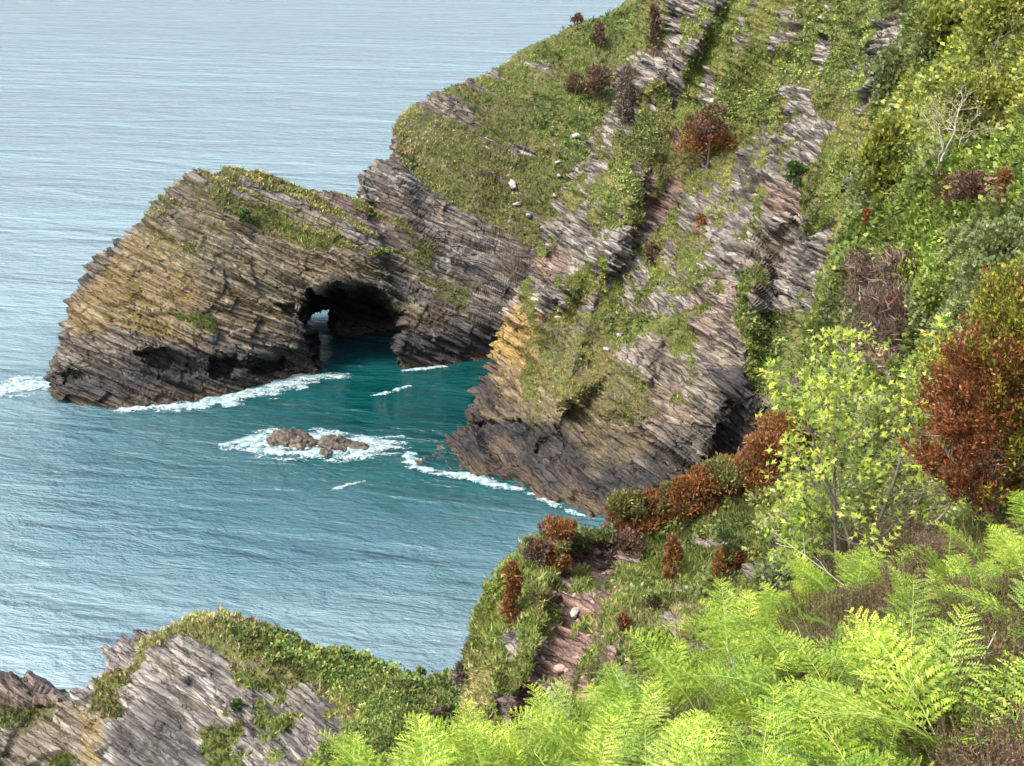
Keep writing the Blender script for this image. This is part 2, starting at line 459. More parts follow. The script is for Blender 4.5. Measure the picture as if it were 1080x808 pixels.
def farmask(G, px, py):
    M = blank(G); z = G[..., 2]
    far = dict(G=G, px=px, py=py)
    paint(M, 'turf', G, px, py, [
        (0.62, [(200, 165), (262, 160), (330, 180), (395, 215), (470, 250), (460, 290), (380, 262), (330, 262), (250, 225), (175, 215)]),
        (0.42, [(130, 225), (200, 165), (240, 230), (260, 300), (200, 290), (140, 260)]),
        (0.9, [(400, 130), (470, 80), (640, -20), (760, -90), (800, 100), (700, 330), (585, 262), (540, 235), (470, 190), (440, 165)]),
        (0.62, [(418, 165), (420, 128), (474, 92), (520, 120), (560, 190), (590, 250), (575, 268), (500, 225), (440, 190)]),
        (0.62, [(175, 318), (230, 330), (225, 352), (185, 335)]),
        (0.55, [(440, 290), (500, 300), (490, 330), (450, 320)]),
    ], seed=61)
    paint(M, 'lich', G, px, py, [
        (0.6, [(68, 330), (110, 270), (150, 235), (200, 260), (235, 330), (200, 370), (120, 350), (75, 360)]),
        (0.3, [(200, 200), (330, 220), (420, 300), (330, 310), (260, 370), (200, 340)]),
        (0.6, [(410, 320), (470, 330), (470, 350), (430, 348)]),
    ], seed=62)
    paint(M, 'pale', G, px, py, [
        (0.55, [(330, 190), (400, 208), (480, 245), (580, 300), (590, 380), (500, 300), (400, 240), (330, 215)]),
        (0.6, [(378, 172), (420, 165), (520, 230), (600, 300), (560, 300), (470, 225), (385, 200)]),
        (0.5, [(130, 240), (260, 250), (330, 300), (250, 300), (130, 290)]),
    ], seed=63)
    paint(M, 'pink', G, px, py, [
        (0.6, [(300, 190), (380, 205), (480, 250), (440, 260), (330, 215)]),
        (0.5, [(180, 360), (220, 350), (235, 385), (200, 395)]),
    ], seed=64)
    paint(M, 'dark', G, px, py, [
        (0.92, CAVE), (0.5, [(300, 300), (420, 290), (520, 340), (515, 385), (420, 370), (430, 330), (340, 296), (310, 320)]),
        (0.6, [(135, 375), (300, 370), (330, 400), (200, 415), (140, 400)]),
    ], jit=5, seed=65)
    Fb = np.einsum('ij,...j->...i', frame_from(27, -0.25), G)
    st_ = sstep(.535, .61, fbm(Fb * np.array([.07, .1, .55]), 4, 67)) * (1 - .85 * sstep(520, 630, px)) * (px > 180)
    M['turf'] *= 1 - .85 * st_; M['pale'] = np.maximum(M['pale'], st_ * .6)
    bz = sstep(.55, .66, fbm(G * np.array([.09, .07, .09]), 3, 68)) * (px > 400); M['heath'] = np.maximum(M['heath'], .45 * bz)
    M['turf'] *= 0.75 + 0.6 * (fbm(G * np.array([.25, .25, .6]), 3, 66))
    return M

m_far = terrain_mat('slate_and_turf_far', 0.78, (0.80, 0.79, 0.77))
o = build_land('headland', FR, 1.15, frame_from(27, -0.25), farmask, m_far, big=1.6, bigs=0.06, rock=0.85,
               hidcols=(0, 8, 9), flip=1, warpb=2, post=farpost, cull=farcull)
tag(o, 'long slate headland with a sea cave and rock arch at its tip, grassy slope above', 'headland', kind='structure')

# main cliff
def msl(base, pts, hidden_base=False):
    b = WL(*base)
    return [(b[0], b[1] - 1, -5.0), b] + [P(*p) for p in pts]
MR = [
    msl((575, 385), [(600, 330, 236), (625, 270, 240), (660, 180, 246), (690, 90, 252), (720, 0, 262), (735, -70, 270)]),
    msl((540, 392), [(560, 340, 226), (580, 285, 230), (608, 220, 236), (645, 130, 244), (672, 50, 252), (700, -70, 262)]),
    msl((512, 419), [(520, 372, 212), (548, 300, 218), (582, 240, 226), (622, 160, 234), (652, 75, 243), (682, -60, 255)]),
    msl((497, 450), [(532, 395, 203), (572, 320, 210), (612, 250, 219), (655, 170, 228), (690, 80, 237), (715, -70, 250)]),
    msl((436, 488), [(488, 464, 187), (556, 398, 195), (610, 310, 205), (670, 215, 216), (725, 110, 227), (760, -70, 243)]),
    msl((470, 500), [(524, 468, 183), (585, 405, 190), (645, 325, 199), (712, 235, 209), (770, 120, 220), (805, -70, 236)]),
    msl((520, 508), [(565, 468, 179), (622, 410, 185), (685, 340, 192), (752, 250, 202), (810, 130, 213), (845, -70, 228)]),
    msl((560, 522), [(602, 478, 175), (658, 420, 180), (718, 350, 186), (785, 255, 194), (842, 135, 204), (880, -70, 218)]),
    msl((612, 542), [(650, 490, 169), (700, 430, 174), (752, 360, 180), (815, 260, 187), (872, 135, 195), (915, -70, 206)]),
    msl((665, 565), [(700, 508, 165), (742, 445, 169), (785, 370, 174), (842, 265, 179), (900, 135, 184), (950, -70, 193)]),
    msl((730, 600), [(755, 540, 160), (785, 470, 163), (818, 385, 166), (868, 270, 168), (930, 130, 172), (990, -70, 180)]),
    msl((810, 640), [(830, 560, 152), (845, 480, 154), (865, 385, 156), (910, 265, 157), (980, 120, 160), (1050, -70, 166)]),
    msl((930, 680), [(940, 580, 146), (950, 480, 147), (970, 385, 148), (1010, 265, 149), (1070, 120, 151), (1150, -70, 156)]),
]
def ribs(G):
    q = G[..., 0] - .50 * G[..., 2]
    Q = np.stack([q * .13, G[..., 2] * .022, G[..., 1] * .01], -1)
    n = vnoise(Q, 91) * .65 + vnoise(Q * np.array([2.3, 2.5, 2]) + 5, 92) * .35
    return 1 - np.clip(np.abs(n - .5) * 5, 0, 1)
def mpost(G, tr_, tc_):
    px, py = proj(G)
    # ribs and gullies running from upper right to lower left
    a = R(56); u = (px * math.cos(a) - -py * 0 + py * math.sin(a) * 0.55); 
    ray = G - CAM; ray /= ray[..., 1:2]
    # named buttress: rock rib left, turf ramp recessed, rock face standing out
    d = 0
    def bump(pts, w, amp):
        return amp * sstep(-w, w, dpoly(px, py, pts))
    d = d - bump([(560, 250), (600, 215), (650, 110), (700, 60), (700, 160), (660, 260), (600, 320), (560, 330)], 18, 4)
    d = d + bump([(660, 270), (730, 170), (800, 60), (840, 60), (800, 180), (700, 330), (620, 390), (590, 340)], 20, 4)
    d = d - bump([(700, 330), (770, 200), (850, 120), (890, 160), (880, 230), (820, 250), (800, 330), (800, 430), (740, 490), (640, 430)], 16, 5)
    d = d + bump([(765, 440), (800, 380), (815, 430), (800, 490), (770, 500)], 14, 3)
    d = d + bump([(800, 250), (900, 180), (920, 260), (850, 400), (815, 380)], 18, 4)
    d = d - bump([(905, -40), (960, -40), (935, 95), (915, 100)], 8, 3)
    d = d + bump([(588, 440), (640, 400), (650, 470), (600, 480), (570, 470)], 10, 3)
    d = d + bump([(500, 440), (575, 450), (590, 480), (520, 480)], 8, 3)
    d = d - (ribs(G) - .4) * 4.2 * sstep(520, 380, py)
    return G + ray * d[..., None]
def mmask(G, px, py):
    M = blank(G)
    paint(M, 'turf', G, px, py, [
        (0.85, [(640, -80), (1200, -80), (1200, 700), (810, 520), (800, 440), (815, 380), (845, 250), (885, 190), (880, 150), (800, 100), (775, 200), (740, 250), (690, 330), (660, 370), (600, 345), (640, 290), (660, 270), (700, 235), (690, 180), (650, 190), (630, 170)]),
        (0.35, [(560, 300), (600, 330), (690, 420), (660, 500), (560, 470), (540, 420)]),
        (0.5, [(560, 345), (620, 340), (680, 390), (690, 440), (620, 450), (570, 400)]),
    ], seed=161)
    rockp = [[(632, 90), (655, 75), (690, 60), (700, 110), (668, 150), (630, 180), (640, 120)],
        [(585, 250), (610, 190), (640, 180), (665, 200), (660, 260), (620, 300), (600, 340), (560, 300)],
        [(660, 185), (720, 165), (718, 200), (690, 235), (670, 225)],
        [(738, 45), (775, 20), (772, 70), (745, 72)], [(790, 0), (805, 0), (800, 25), (792, 22)],
        [(912, -60), (968, -60), (950, 40), (935, 95), (920, 100)],
        [(775, 150), (800, 95), (830, 120), (885, 130), (888, 160), (860, 190), (850, 215), (815, 232), (780, 215)],
        [(735, 250), (770, 200), (815, 235), (790, 270), (742, 300)],
        [(735, 310), (800, 290), (830, 330), (835, 400), (800, 460), (770, 450), (690, 420), (690, 350)],
        [(830, 250), (870, 240), (872, 300), (840, 350), (812, 320)],
        [(818, 0), (860, 0), (848, 60), (822, 40)]]
    paint(M, 'turf', G, px, py, [(0.12, p) for p in rockp], jit=10, seed=162)
    paint(M, 'pale', G, px, py, [(0.9, rockp[0]), (0.95, rockp[1]), (0.8, rockp[5]), (0.75, rockp[6]), (0.9, rockp[7]), (0.9, rockp[3]),
        (0.15, rockp[8]), (0.8, rockp[9]), (0.9, [(785, 310), (815, 300), (815, 400), (795, 400)]), (0.2, [(500, 430), (640, 420), (700, 500), (600, 520)])], seed=163)
    paint(M, 'pink', G, px, py, [(0.9, rockp[2]), (0.8, [(790, 190), (850, 190), (840, 225), (800, 225)]), (0.8, [(560, 255), (600, 262), (585, 300), (556, 295)]),
        (0.5, [(720, 290), (800, 290), (790, 350), (700, 370)]), (0.45, [(650, 400), (720, 400), (720, 460), (650, 450)])], seed=164)
    paint(M, 'lich', G, px, py, [(1.0, [(520, 355), (545, 315), (575, 330), (575, 390), (520, 400)]), (0.75, [(600, 350), (650, 380), (640, 420), (610, 400)]),
        (0.55, [(500, 380), (620, 400), (700, 470), (620, 500), (500, 460)])], seed=165)
    paint(M, 'dark', G, px, py, [(0.8, [(470, 450), (590, 440), (620, 480), (620, 505), (560, 480), (500, 478), (455, 480)]),
        (0.85, [(755, 400), (800, 380), (812, 440), (790, 500), (750, 500)]), (0.6, [(840, 265), (862, 258), (862, 300), (842, 330)]),
        (0.5, [(640, 450), (760, 440), (760, 520), (640, 545)]), (0.7, [(778, 180), (798, 130), (800, 190), (785, 215)]),
        (0.7, [(508, 395), (522, 392), (522, 420), (508, 425)])], seed=166)
    paint(M, 'heath', G, px, py, [(0.7, [(675, -10), (700, -10), (690, 60), (678, 60)]), (0.7, [(700, 120), (735, 95), (725, 150), (700, 165)]),
        (0.6, [(655, 75), (675, 70), (678, 120), (655, 130)]), (0.5, [(725, 175), (765, 170), (755, 210), (730, 215)])], seed=167)
    up = (py < 420) & (px > 550)
    led = sstep(.46, .55, fbm(G * np.array([.22, .12, .11]), 4, 170)) * up
    M['turf'] = np.maximum(M['turf'], led * .8)
    oc = sstep(.58, .64, fbm(G * np.array([.38, .15, .13]), 4, 171)) * (py < 330)
    rb = sstep(.72, .95, ribs(G) + (fbm(G * .3, 3, 173) - .5) * .9) * (py < 330)
    oc = np.maximum(oc, rb * .75)
    M['turf'] = np.maximum(M['turf'], .85 * sstep(.35, .1, ribs(G) + (fbm(G * .3, 3, 174) - .5) * .5) * (py < 300) * (px > 640))
    M['turf'] *= 1 - .9 * oc; M['pale'] = np.maximum(M['pale'], oc * .9)
    bh = .35 * sstep(.6, .68, fbm(G * np.array([.3, .15, .12]), 4, 172)) * (py < 300)
    M['heath'] = np.maximum(M['heath'], bh * .8)
    M['turf'] *= 0.7 + 0.65 * fbm(G * np.array([.3, .3, .2]), 3, 168)
    return M
def mw2(G, px, py):
    return sstep(-25, 25, dpoly(px, py, [(560, 60), (900, 60), (900, 250), (760, 330), (690, 300), (560, 330)])) * 0.9
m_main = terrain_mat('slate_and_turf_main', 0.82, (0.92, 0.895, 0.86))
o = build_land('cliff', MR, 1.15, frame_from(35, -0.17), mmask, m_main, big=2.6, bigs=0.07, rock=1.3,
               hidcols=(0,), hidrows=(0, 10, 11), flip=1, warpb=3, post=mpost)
tag(o, 'tall steep slate cliff with grassy ledges rising out of the top of the picture', 'cliff', kind='structure')

# spur and hillside on the right
def hsl(crest, front, side=-10, k=1.0):
    c = np.array(P(*crest))
    side = 1.5 if side > -7 else 4.0
    bk = [back(c, side * 0.25 * k, 2.5 * k, c[2] - 2.0 * k), back(c, side * .7 * k, 7 * k, c[2] - 11 * k), back(c, side * 1.2 * k, 13 * k, c[2] - 26 * k), back(c, side * 1.5 * k, 18 * k, c[2] - 48 * k)][::-1]
    f = [P(*p) for p in front]
    e = np.array(f[-1]); e2 = e + np.array([9.0, -10.0, -2.0]); e3 = e2 + np.array([55.0, 4.0, 5.0])
    return bk + [tuple(c)] + f + [tuple(e2), tuple(e3)]
HR = [
    hsl((462, 960, 50), [(500, 960, 46), (560, 960, 42), (640, 960, 36)], -6),
    hsl((474, 830, 54), [(510, 840, 50), (570, 850, 44), (660, 870, 36)], -6),
    hsl((480, 765, 56), [(515, 775, 53), (580, 790, 48), (680, 810, 37)], -6),
    hsl((490, 712, 58), [(527, 720, 55), (600, 740, 50), (700, 775, 38)], -6),
    hsl((507, 660, 60), [(545, 662, 58), (615, 695, 52), (720, 730, 40)], -5),
    hsl((532, 606, 62), [(575, 625, 60), (640, 660, 54), (735, 700, 42)], -4),
    hsl((590, 566, 66), [(622, 592, 63), (690, 632, 56), (780, 680, 44)], -2),
    hsl((655, 558, 68), [(682, 582, 65), (730, 615, 59), (805, 655, 46)], -1),
    hsl((720, 538, 70), [(748, 562, 67), (785, 595, 61), (845, 640, 48)], -2),
    hsl((780, 508, 72), [(803, 532, 69), (835, 566, 62), (885, 620, 49)], -3),
    hsl((822, 462, 76), [(850, 490, 72), (885, 530, 64), (935, 590, 50)], -5),
    hsl((850, 370, 84), [(882, 405, 78), (922, 455, 68), (985, 530, 50)], -7),
    hsl((885, 285, 92), [(925, 322, 83), (970, 368, 71), (1045, 450, 50)], -9),
    hsl((908, 200, 101), [(955, 232, 89), (1012, 280, 75), (1100, 360, 52)], -10),
    hsl((930, 120, 109), [(988, 150, 95), (1052, 192, 79), (1150, 270, 54)], -10),
    hsl((958, 40, 117), [(1028, 72, 99), (1095, 115, 82), (1200, 190, 56)], -10),
    hsl((990, -60, 124), [(1066, -35, 105), (1145, 5, 86), (1260, 90, 58)], -10),
]
SCREE = [(588, 578), (646, 574), (656, 612), (640, 650), (640, 700), (634, 750), (606, 790), (530, 795), (548, 730), (568, 680), (578, 630)]
def hpost(G, tr_, tc_):
    px, py = proj(G); ray = G - CAM; ray /= ray[..., 1:2]
    d = sstep(-8, 12, dpoly(px, py, SCREE)) * 2.0 + sstep(-5, 8, dpoly(px, py, [(645, 690), (665, 665), (660, 720), (645, 740)])) * 1.0
    d = d + sstep(-8, 8, dpoly(px, py, [(500, 690), (525, 700), (520, 808), (490, 808)])) * -0.8
    d = d - sstep(-8, 8, dpoly(px, py, [(895, 265), (955, 265), (960, 330), (940, 400), (895, 350)])) * 2.0
    return G + ray * d[..., None]
def hmask(G, px, py):
    M = blank(G); M['turf'] += 0.95
    paint(M, 'turf', G, px, py, [(0.0, SCREE), (0.1, [(525, 650), (545, 660), (540, 700), (525, 700)]), (0.15, [(520, 725), (545, 720), (540, 800), (518, 800)]),
        (0.15, [(642, 690), (665, 665), (662, 720), (645, 735)]), (0.2, [(478, 735), (490, 740), (486, 770), (478, 770)]), (0.2, [(700, 640), (722, 635), (720, 670), (705, 680)]),
        (0.2, [(750, 640), (785, 635), (782, 660), (755, 660)]), (0.0, [(895, 270), (955, 270), (960, 330), (945, 400), (898, 350)])], jit=24, seed=261, fr=0.45)
    paint(M, 'turf', G, px, py, [(0.45, [(620, 600), (650, 600), (640, 700), (625, 700)])], jit=9, seed=262, fr=0.5)
    M['turf'] = np.maximum(M['turf'], .8 * sstep(.60, .66, fbm(G * .6, 3, 266)) * (M['turf'] < .4) * (px < 700))
    M['turf'] *= 1 - .8 * sstep(.6, .66, fbm(G * np.array([.5, .3, .35]), 3, 267)) * (px < 860)
    paint(M, 'pink', G, px, py, [(0.95, [(570, 570), (660, 570), (640, 780), (530, 790)])], seed=263, fr=0.4)
    paint(M, 'pale', G, px, py, [(0.8, [(500, 640), (550, 650), (545, 808), (480, 808)])], seed=264, fr=0.4)
    paint(M, 'heath', G, px, py, [(0.9, [(530, 570), (590, 560), (600, 590), (560, 610), (540, 600)]), (0.85, [(640, 555), (690, 560), (690, 580), (650, 580)]),
        (0.9, [(890, 262), (960, 262), (962, 330), (945, 400), (895, 350)]), (0.8, [(1000, 190), (1065, 185), (1060, 215), (1000, 210)])], seed=265, fr=0.4)
    return M
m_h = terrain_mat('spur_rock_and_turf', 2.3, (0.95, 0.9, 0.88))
_bl = build_land
def small_strata(scale):
    global strata
    s0 = strata
    return s0
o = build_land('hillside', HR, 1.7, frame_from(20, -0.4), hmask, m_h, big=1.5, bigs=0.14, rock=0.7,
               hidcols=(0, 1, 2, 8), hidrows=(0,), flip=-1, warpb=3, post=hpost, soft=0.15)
tag(o, 'grassy spur and bushy hillside on the right with a red scree gully', 'hillside', kind='structure')

# low headland at the bottom left
def bsl(crest, front, drop=26, dx=0):
    c = P(*crest); f = [P(*p) for p in front][::-1]
    return slice_(f + [c], drop, dx)
BR = [
    bsl((-120, 712, 99), [(-120, 735, 95), (-120, 775, 92), (-120, 840, 88), (-120, 950, 84)], 20),
    bsl((-40, 715, 98), [(-40, 737, 95), (-38, 775, 92), (-34, 840, 88), (-30, 950, 84)], 20),
    bsl((10, 718, 97), [(12, 738, 95), (16, 775, 92), (20, 840, 88), (25, 950, 84)], 18),
    bsl((58, 735, 95), [(60, 750, 94), (66, 785, 91), (72, 840, 88), (80, 950, 84)], 18),
    bsl((96, 722, 95), [(100, 742, 93), (106, 780, 90), (112, 840, 87), (120, 950, 83)], 20),
    bsl((122, 690, 96), [(128, 715, 93), (134, 760, 90), (142, 830, 86), (150, 950, 82)], 22),
    bsl((160, 668, 97), [(168, 695, 93), (176, 745, 89), (186, 820, 85), (196, 950, 81)], 24),
    bsl((205, 661, 98), [(214, 690, 93), (224, 740, 89), (236, 815, 84), (248, 950, 80)], 26),
    bsl((265, 671, 97), [(272, 698, 92), (282, 745, 87), (296, 820, 82), (306, 950, 78)], 26),
    bsl((330, 690, 95), [(332, 715, 90), (340, 755, 85), (352, 820, 80), (362, 950, 76)], 26),
    bsl((395, 708, 92), [(394, 735, 86), (398, 775, 81), (408, 830, 76), (416, 950, 72)], 26),
    bsl((445, 720, 89), [(444, 750, 83), (448, 790, 77), (456, 840, 72), (462, 950, 68)], 24),
    bsl((490, 724, 86), [(490, 755, 79), (494, 795, 73), (500, 845, 68), (505, 950, 64)], 24),
    bsl((550, 735, 83), [(550, 765, 76), (552, 800, 70), (556, 850, 65), (560, 950, 60)], 24),
]
def bmask(G, px, py):
    M = blank(G)
    paint(M, 'turf', G, px, py, [(1.0, [(225, 640), (560, 690), (560, 960), (330, 960), (320, 800), (370, 775), (345, 740), (300, 705), (240, 685)]),
        (0.75, [(150, 672), (200, 640), (260, 660), (300, 700), (240, 690), (200, 672), (160, 682), (125, 725), (120, 700)]),
        (0.75, [(98, 712), (120, 695), (122, 750), (100, 760)]), (0.7, [(205, 775), (255, 770), (250, 808), (215, 830)]), (0.6, [(240, 690), (300, 705), (290, 740), (255, 730)]),
        (0.5, [(0, 750), (60, 750), (60, 780), (0, 780)])], seed=361, fr=0.3, jit=24)
    M['turf'] = np.maximum(M['turf'], .75 * sstep(.62, .67, fbm(G * np.array([.3, .3, .35]), 4, 367)))
    paint(M, 'pale', G, px, py, [(0.6, [(60, 640), (320, 640), (360, 760), (320, 830), (100, 830)])], seed=362, fr=0.2)
    paint(M, 'pink', G, px, py, [(0.5, [(-50, 700), (60, 720), (60, 750), (-50, 750)])], seed=363)
    paint(M, 'lich', G, px, py, [(0.6, [(70, 745), (100, 755), (105, 830), (65, 830)]), (0.12, [(-20, 740), (80, 740), (80, 808), (-20, 808)])], seed=364)
    paint(M, 'dark', G, px, py, [(0.65, [(125, 760), (165, 730), (200, 770), (215, 830), (120, 830)]), (0.6, [(270, 745), (300, 740), (300, 790), (270, 800)]),
        (0.7, [(330, 735), (365, 750), (360, 770), (330, 760)])], seed=365, fr=0.25)
    return M
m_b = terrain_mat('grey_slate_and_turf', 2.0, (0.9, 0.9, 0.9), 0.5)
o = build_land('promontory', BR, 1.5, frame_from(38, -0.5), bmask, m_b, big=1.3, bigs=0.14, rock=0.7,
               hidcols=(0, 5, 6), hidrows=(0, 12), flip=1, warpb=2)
tag(o, 'low grey slate promontory with a green top at the bottom left', 'headland', kind='structure')

# the slope the photographer stands on
def nsl(px, pts):
    f = [P(px, *p) for p in pts]
    c = np.array(f[-1]); d = c - CAM; d[2] = 0; d /= np.linalg.norm(d)
    o_ = [tuple(c + d * 2.5 + np.array([0, 0, -2.2])), tuple(c + d * 9 + np.array([0, 0, -9.0])), tuple(c + d * 34 + np.array([0, 0, -30.0]))]
    c0 = np.array(f[0]); near = tuple(c0 * np.array([0.6, 0.0, 0]) + np.array([0, -3.0, c0[2] + 0.6]))
    return [near] + f + o_
NR = [
    nsl(100, [(1400, 5.0), (1150, 6.6), (1000, 8.6), (930, 10.0)]),
    nsl(260, [(1400, 4.6), (1120, 6.4), (960, 8.6), (880, 10.2)]),
    nsl(420, [(1400, 4.2), (1100, 6.0), (930, 8.4), (850, 10.2)]),
    nsl(560, [(1400, 3.9), (1080, 5.6), (900, 8.2), (825, 10.4)]),
    nsl(680, [(1400, 3.6), (1040, 5.4), (860, 8.2), (778, 10.8)]),
    nsl(780, [(1400, 3.4), (1010, 5.2), (820, 8.4), (725, 12.0)]),
    nsl(870, [(1350, 3.3), (980, 5.0), (770, 8.6), (640, 13.5)]),
    nsl(950, [(1300, 3.2), (950, 4.9), (740, 8.6), (580, 14.5)]),
    nsl(1040, [(1280, 3.1), (920, 4.8), (700, 8.4), (545, 14.0)]),
    nsl(1140, [(1250, 3.0), (900, 4.6), (680, 7.8), (520, 13.0)]),
    nsl(1280, [(1250, 2.9), (880, 4.3), (650, 7.0), (500, 11.5)]),
    nsl(1500, [(1250, 2.8), (880, 3.9), (650, 6.0), (490, 9.5)]),
]
def nmask(G, px, py):
    M = blank(G); M['heath'] += 1.0; M['turf'] += 0.25 * (px < 800)
    return M
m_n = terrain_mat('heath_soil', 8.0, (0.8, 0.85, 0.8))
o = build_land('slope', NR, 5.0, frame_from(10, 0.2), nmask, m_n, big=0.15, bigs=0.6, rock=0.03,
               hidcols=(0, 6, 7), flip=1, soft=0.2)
tag(o, 'brown heathery slope under the ferns in the foreground', 'slope', kind='structure')
# ================================================================== SEA
def sea_mat():
    m, nt, nd, lk = newmat('sea_water')
    out = N(nt, 'ShaderNodeOutputMaterial'); bs = N(nt, 'ShaderNodeBsdfPrincipled')
    tc = N(nt, 'ShaderNodeTexCoord'); ob = tc.outputs['Object']
    # body colour: greener and clearer inside the cove
    vd = N(nt, 'ShaderNodeVectorMath', operation='DISTANCE'); lk.new(vmul(nt, ob, (1.0, 1.0, 0)), vd.inputs[0]); vd.inputs[1].default_value = (-8, 210, 0)
    nb = noise(nt, ob, 0.03, 3)
    dd = math_(nt, 'ADD', vd.outputs['Value'], math_(nt, 'MULTIPLY', math_(nt, 'SUBTRACT', nb, 0.5), 30.0))
    c = ramp(nt, math_(nt, 'DIVIDE', dd, 120.0), [(0.10, (0.0, 0.042, 0.042)), (0.27, (0.006, 0.06, 0.065)), (0.45, (0.055, 0.125, 0.15)), (0.8, (0.185, 0.265, 0.295))])
    lk.new(c, bs.inputs['Base Color'])
    bs.inputs['Roughness'].default_value = 0.12; bs.inputs['IOR'].default_value = 1.333
    # ripples, chop, swell
    rot = N(nt, 'ShaderNodeMapping'); rot.inputs['Rotation'].default_value = (0, 0, R(12)); lk.new(ob, rot.inputs['Vector'])
    v = rot.outputs[0]
    w1 = noise(nt, vmul(nt, v, (0.55, 1.0, 1)), 1.1, 4, 0.6, 0.4)
    w2 = noise(nt, vmul(nt, v, (0.4, 1.0, 1)), 0.32, 4, 0.6, 0.5)
    w3 = noise(nt, vmul(nt, v, (0.35, 1.0, 1)), 0.07, 3, 0.55, 0.6)
    w4 = noise(nt, vmul(nt, v, (0.3, 1.0, 1)), 0.012, 4, 0.6, 0.8)
    rough_patch = ramp(nt, w4, [(0.32, 0.4), (0.62, 1.35)])
    h = math_(nt, 'ADD', math_(nt, 'MULTIPLY', w1, 0.42), math_(nt, 'MULTIPLY', w2, 1.2))
    h = math_(nt, 'MULTIPLY', h, rough_patch)
    h = math_(nt, 'ADD', h, math_(nt, 'MULTIPLY', w3, 3.2))
    bp = N(nt, 'ShaderNodeBump'); bp.inputs['Strength'].default_value = 1.0; bp.inputs['Distance'].default_value = 1.1
    lk.new(h, bp.inputs['Height']); lk.new(bp.outputs[0], bs.inputs['Normal'])
    lk.new(bs.outputs[0], out.inputs[0]); return m
S = 30000.0
me = mesh_np('sea', np.array([(-S, -S, 0), (S, -S, 0), (S, S, 0), (-S, S, 0)], float), np.array([[0, 1, 2, 3]]), sea_mat())
tag(link('sea', me), 'blue grey sea with small waves, teal green inside the cove', 'sea', kind='structure')

# islet rocks
m_islet = simple_mat('wet_brown_rock', (0.02, 0.018, 0.014), (0.14, 0.11, 0.08), 0.8, 0.55, 1.0)
def rockmesh(name, sx, sy, sz, seed, dip=25, n=90, amp=0.5, mat=None):
    u, v = np.meshgrid(np.linspace(0, 2 * math.pi, n, endpoint=False), np.linspace(-0.45 * math.pi, 0.5 * math.pi, n // 2), indexing='ij')
    X = np.stack([np.cos(u) * np.cos(v), np.sin(u) * np.cos(v), np.sin(v)], -1)
    X = np.sign(X) * np.abs(X) ** 0.8 * np.array([sx, sy, sz])
    d = X / np.linalg.norm(X, axis=-1, keepdims=True); s = min(sx, sy, sz)
    F = np.einsum('ij,...j->...i', frame_from(dip), X) + seed * 13.1
    k = 0
    for h, L, a in ((s * .9, s * 2.2, .5), (s * .35, s * 1.2, .28), (s * .15, s * .6, .12)):
        k = k + a * strata(F, h, L, seed)
    X = X + d * (k * amp * s + (fbm(X * 1.5 / s + seed, 3, seed) - .5) * s * amp)[..., None]
    nu, nv = X.shape[:2]; idx = np.arange(nu * nv).reshape(nu, nv); nx = np.roll(idx, -1, 0)
    Q = np.stack([idx[:, :-1], nx[:, :-1], nx[:, 1:], idx[:, 1:]], -1).reshape(-1, 4)
    return mesh_np(name, X.reshape(-1, 3), Q, mat)
ISL = [(312, 466, 3.6, 2.4, 1.3, 3, 'largest brown rock of the wave washed islet in the cove', 18),
       (357, 470, 2.7, 1.8, .95, 5, 'second brown rock of the islet, right of the largest one', 20),
       (296, 468, 1.6, 1.3, .9, 8, 'small rock at the left end of the wave washed islet', 25),
       (380, 472, 1.3, 1.0, 0.6, 9, 'low flat rock at the right end of the wave washed islet', 10),
       (344, 478, 0.9, 0.8, 0.5, 12, 'small low rock in foam just in front of the islet gap', 10)]
for (px, py, a, b, c, sd, lb, dip) in ISL:
    me = rockmesh('rock', a, b, c, sd, dip, n=120, amp=0.85, mat=m_islet)
    o = link('rock', me); o.location = WL(px, py, 0.15); o.location.z = 0.2; o.rotation_euler = (0, R(14), R(-10))
    tag(o, lb, 'rock', 'rocks of the islet in the cove')

# foam: churned water lying on the sea, torn edges, small relief
def foam_mat():
    m, nt, nd, lk = newmat('sea_foam')
    out = N(nt, 'ShaderNodeOutputMaterial'); bs = N(nt, 'ShaderNodeBsdfPrincipled')
    tc = N(nt, 'ShaderNodeTexCoord'); n = noise(nt, tc.outputs['Object'], 1.1, 6, 0.75)
    lk.new(ramp(nt, n, [(0.40, (0.10, 0.25, 0.27)), (0.62, (0.58, 0.63, 0.63))]), bs.inputs['Base Color']); bs.inputs['Roughness'].default_value = 0.7
    bp = N(nt, 'ShaderNodeBump'); bp.inputs['Distance'].default_value = 0.3; lk.new(n, bp.inputs['Height']); lk.new(bp.outputs[0], bs.inputs['Normal'])
    at = N(nt, 'ShaderNodeAttribute', attribute_name='dens'); n2 = noise(nt, tc.outputs['Object'], 2.6, 5, 0.75)
    al = math_(nt, 'ADD', math_(nt, 'MULTIPLY', at.outputs['Fac'], 1.25), math_(nt, 'MULTIPLY', math_(nt, 'SUBTRACT', n2, 0.45), 4.2))
    tr = N(nt, 'ShaderNodeBsdfTransparent'); mx = N(nt, 'ShaderNodeMixShader')
    lk.new(ramp(nt, al, [(0.4, 0.0), (1.7, 0.9)]), mx.inputs[0]); lk.new(tr.outputs[0], mx.inputs[1]); lk.new(bs.outputs[0], mx.inputs[2])
    lk.new(mx.outputs[0], out.inputs[0]); return m
m_foam = foam_mat()
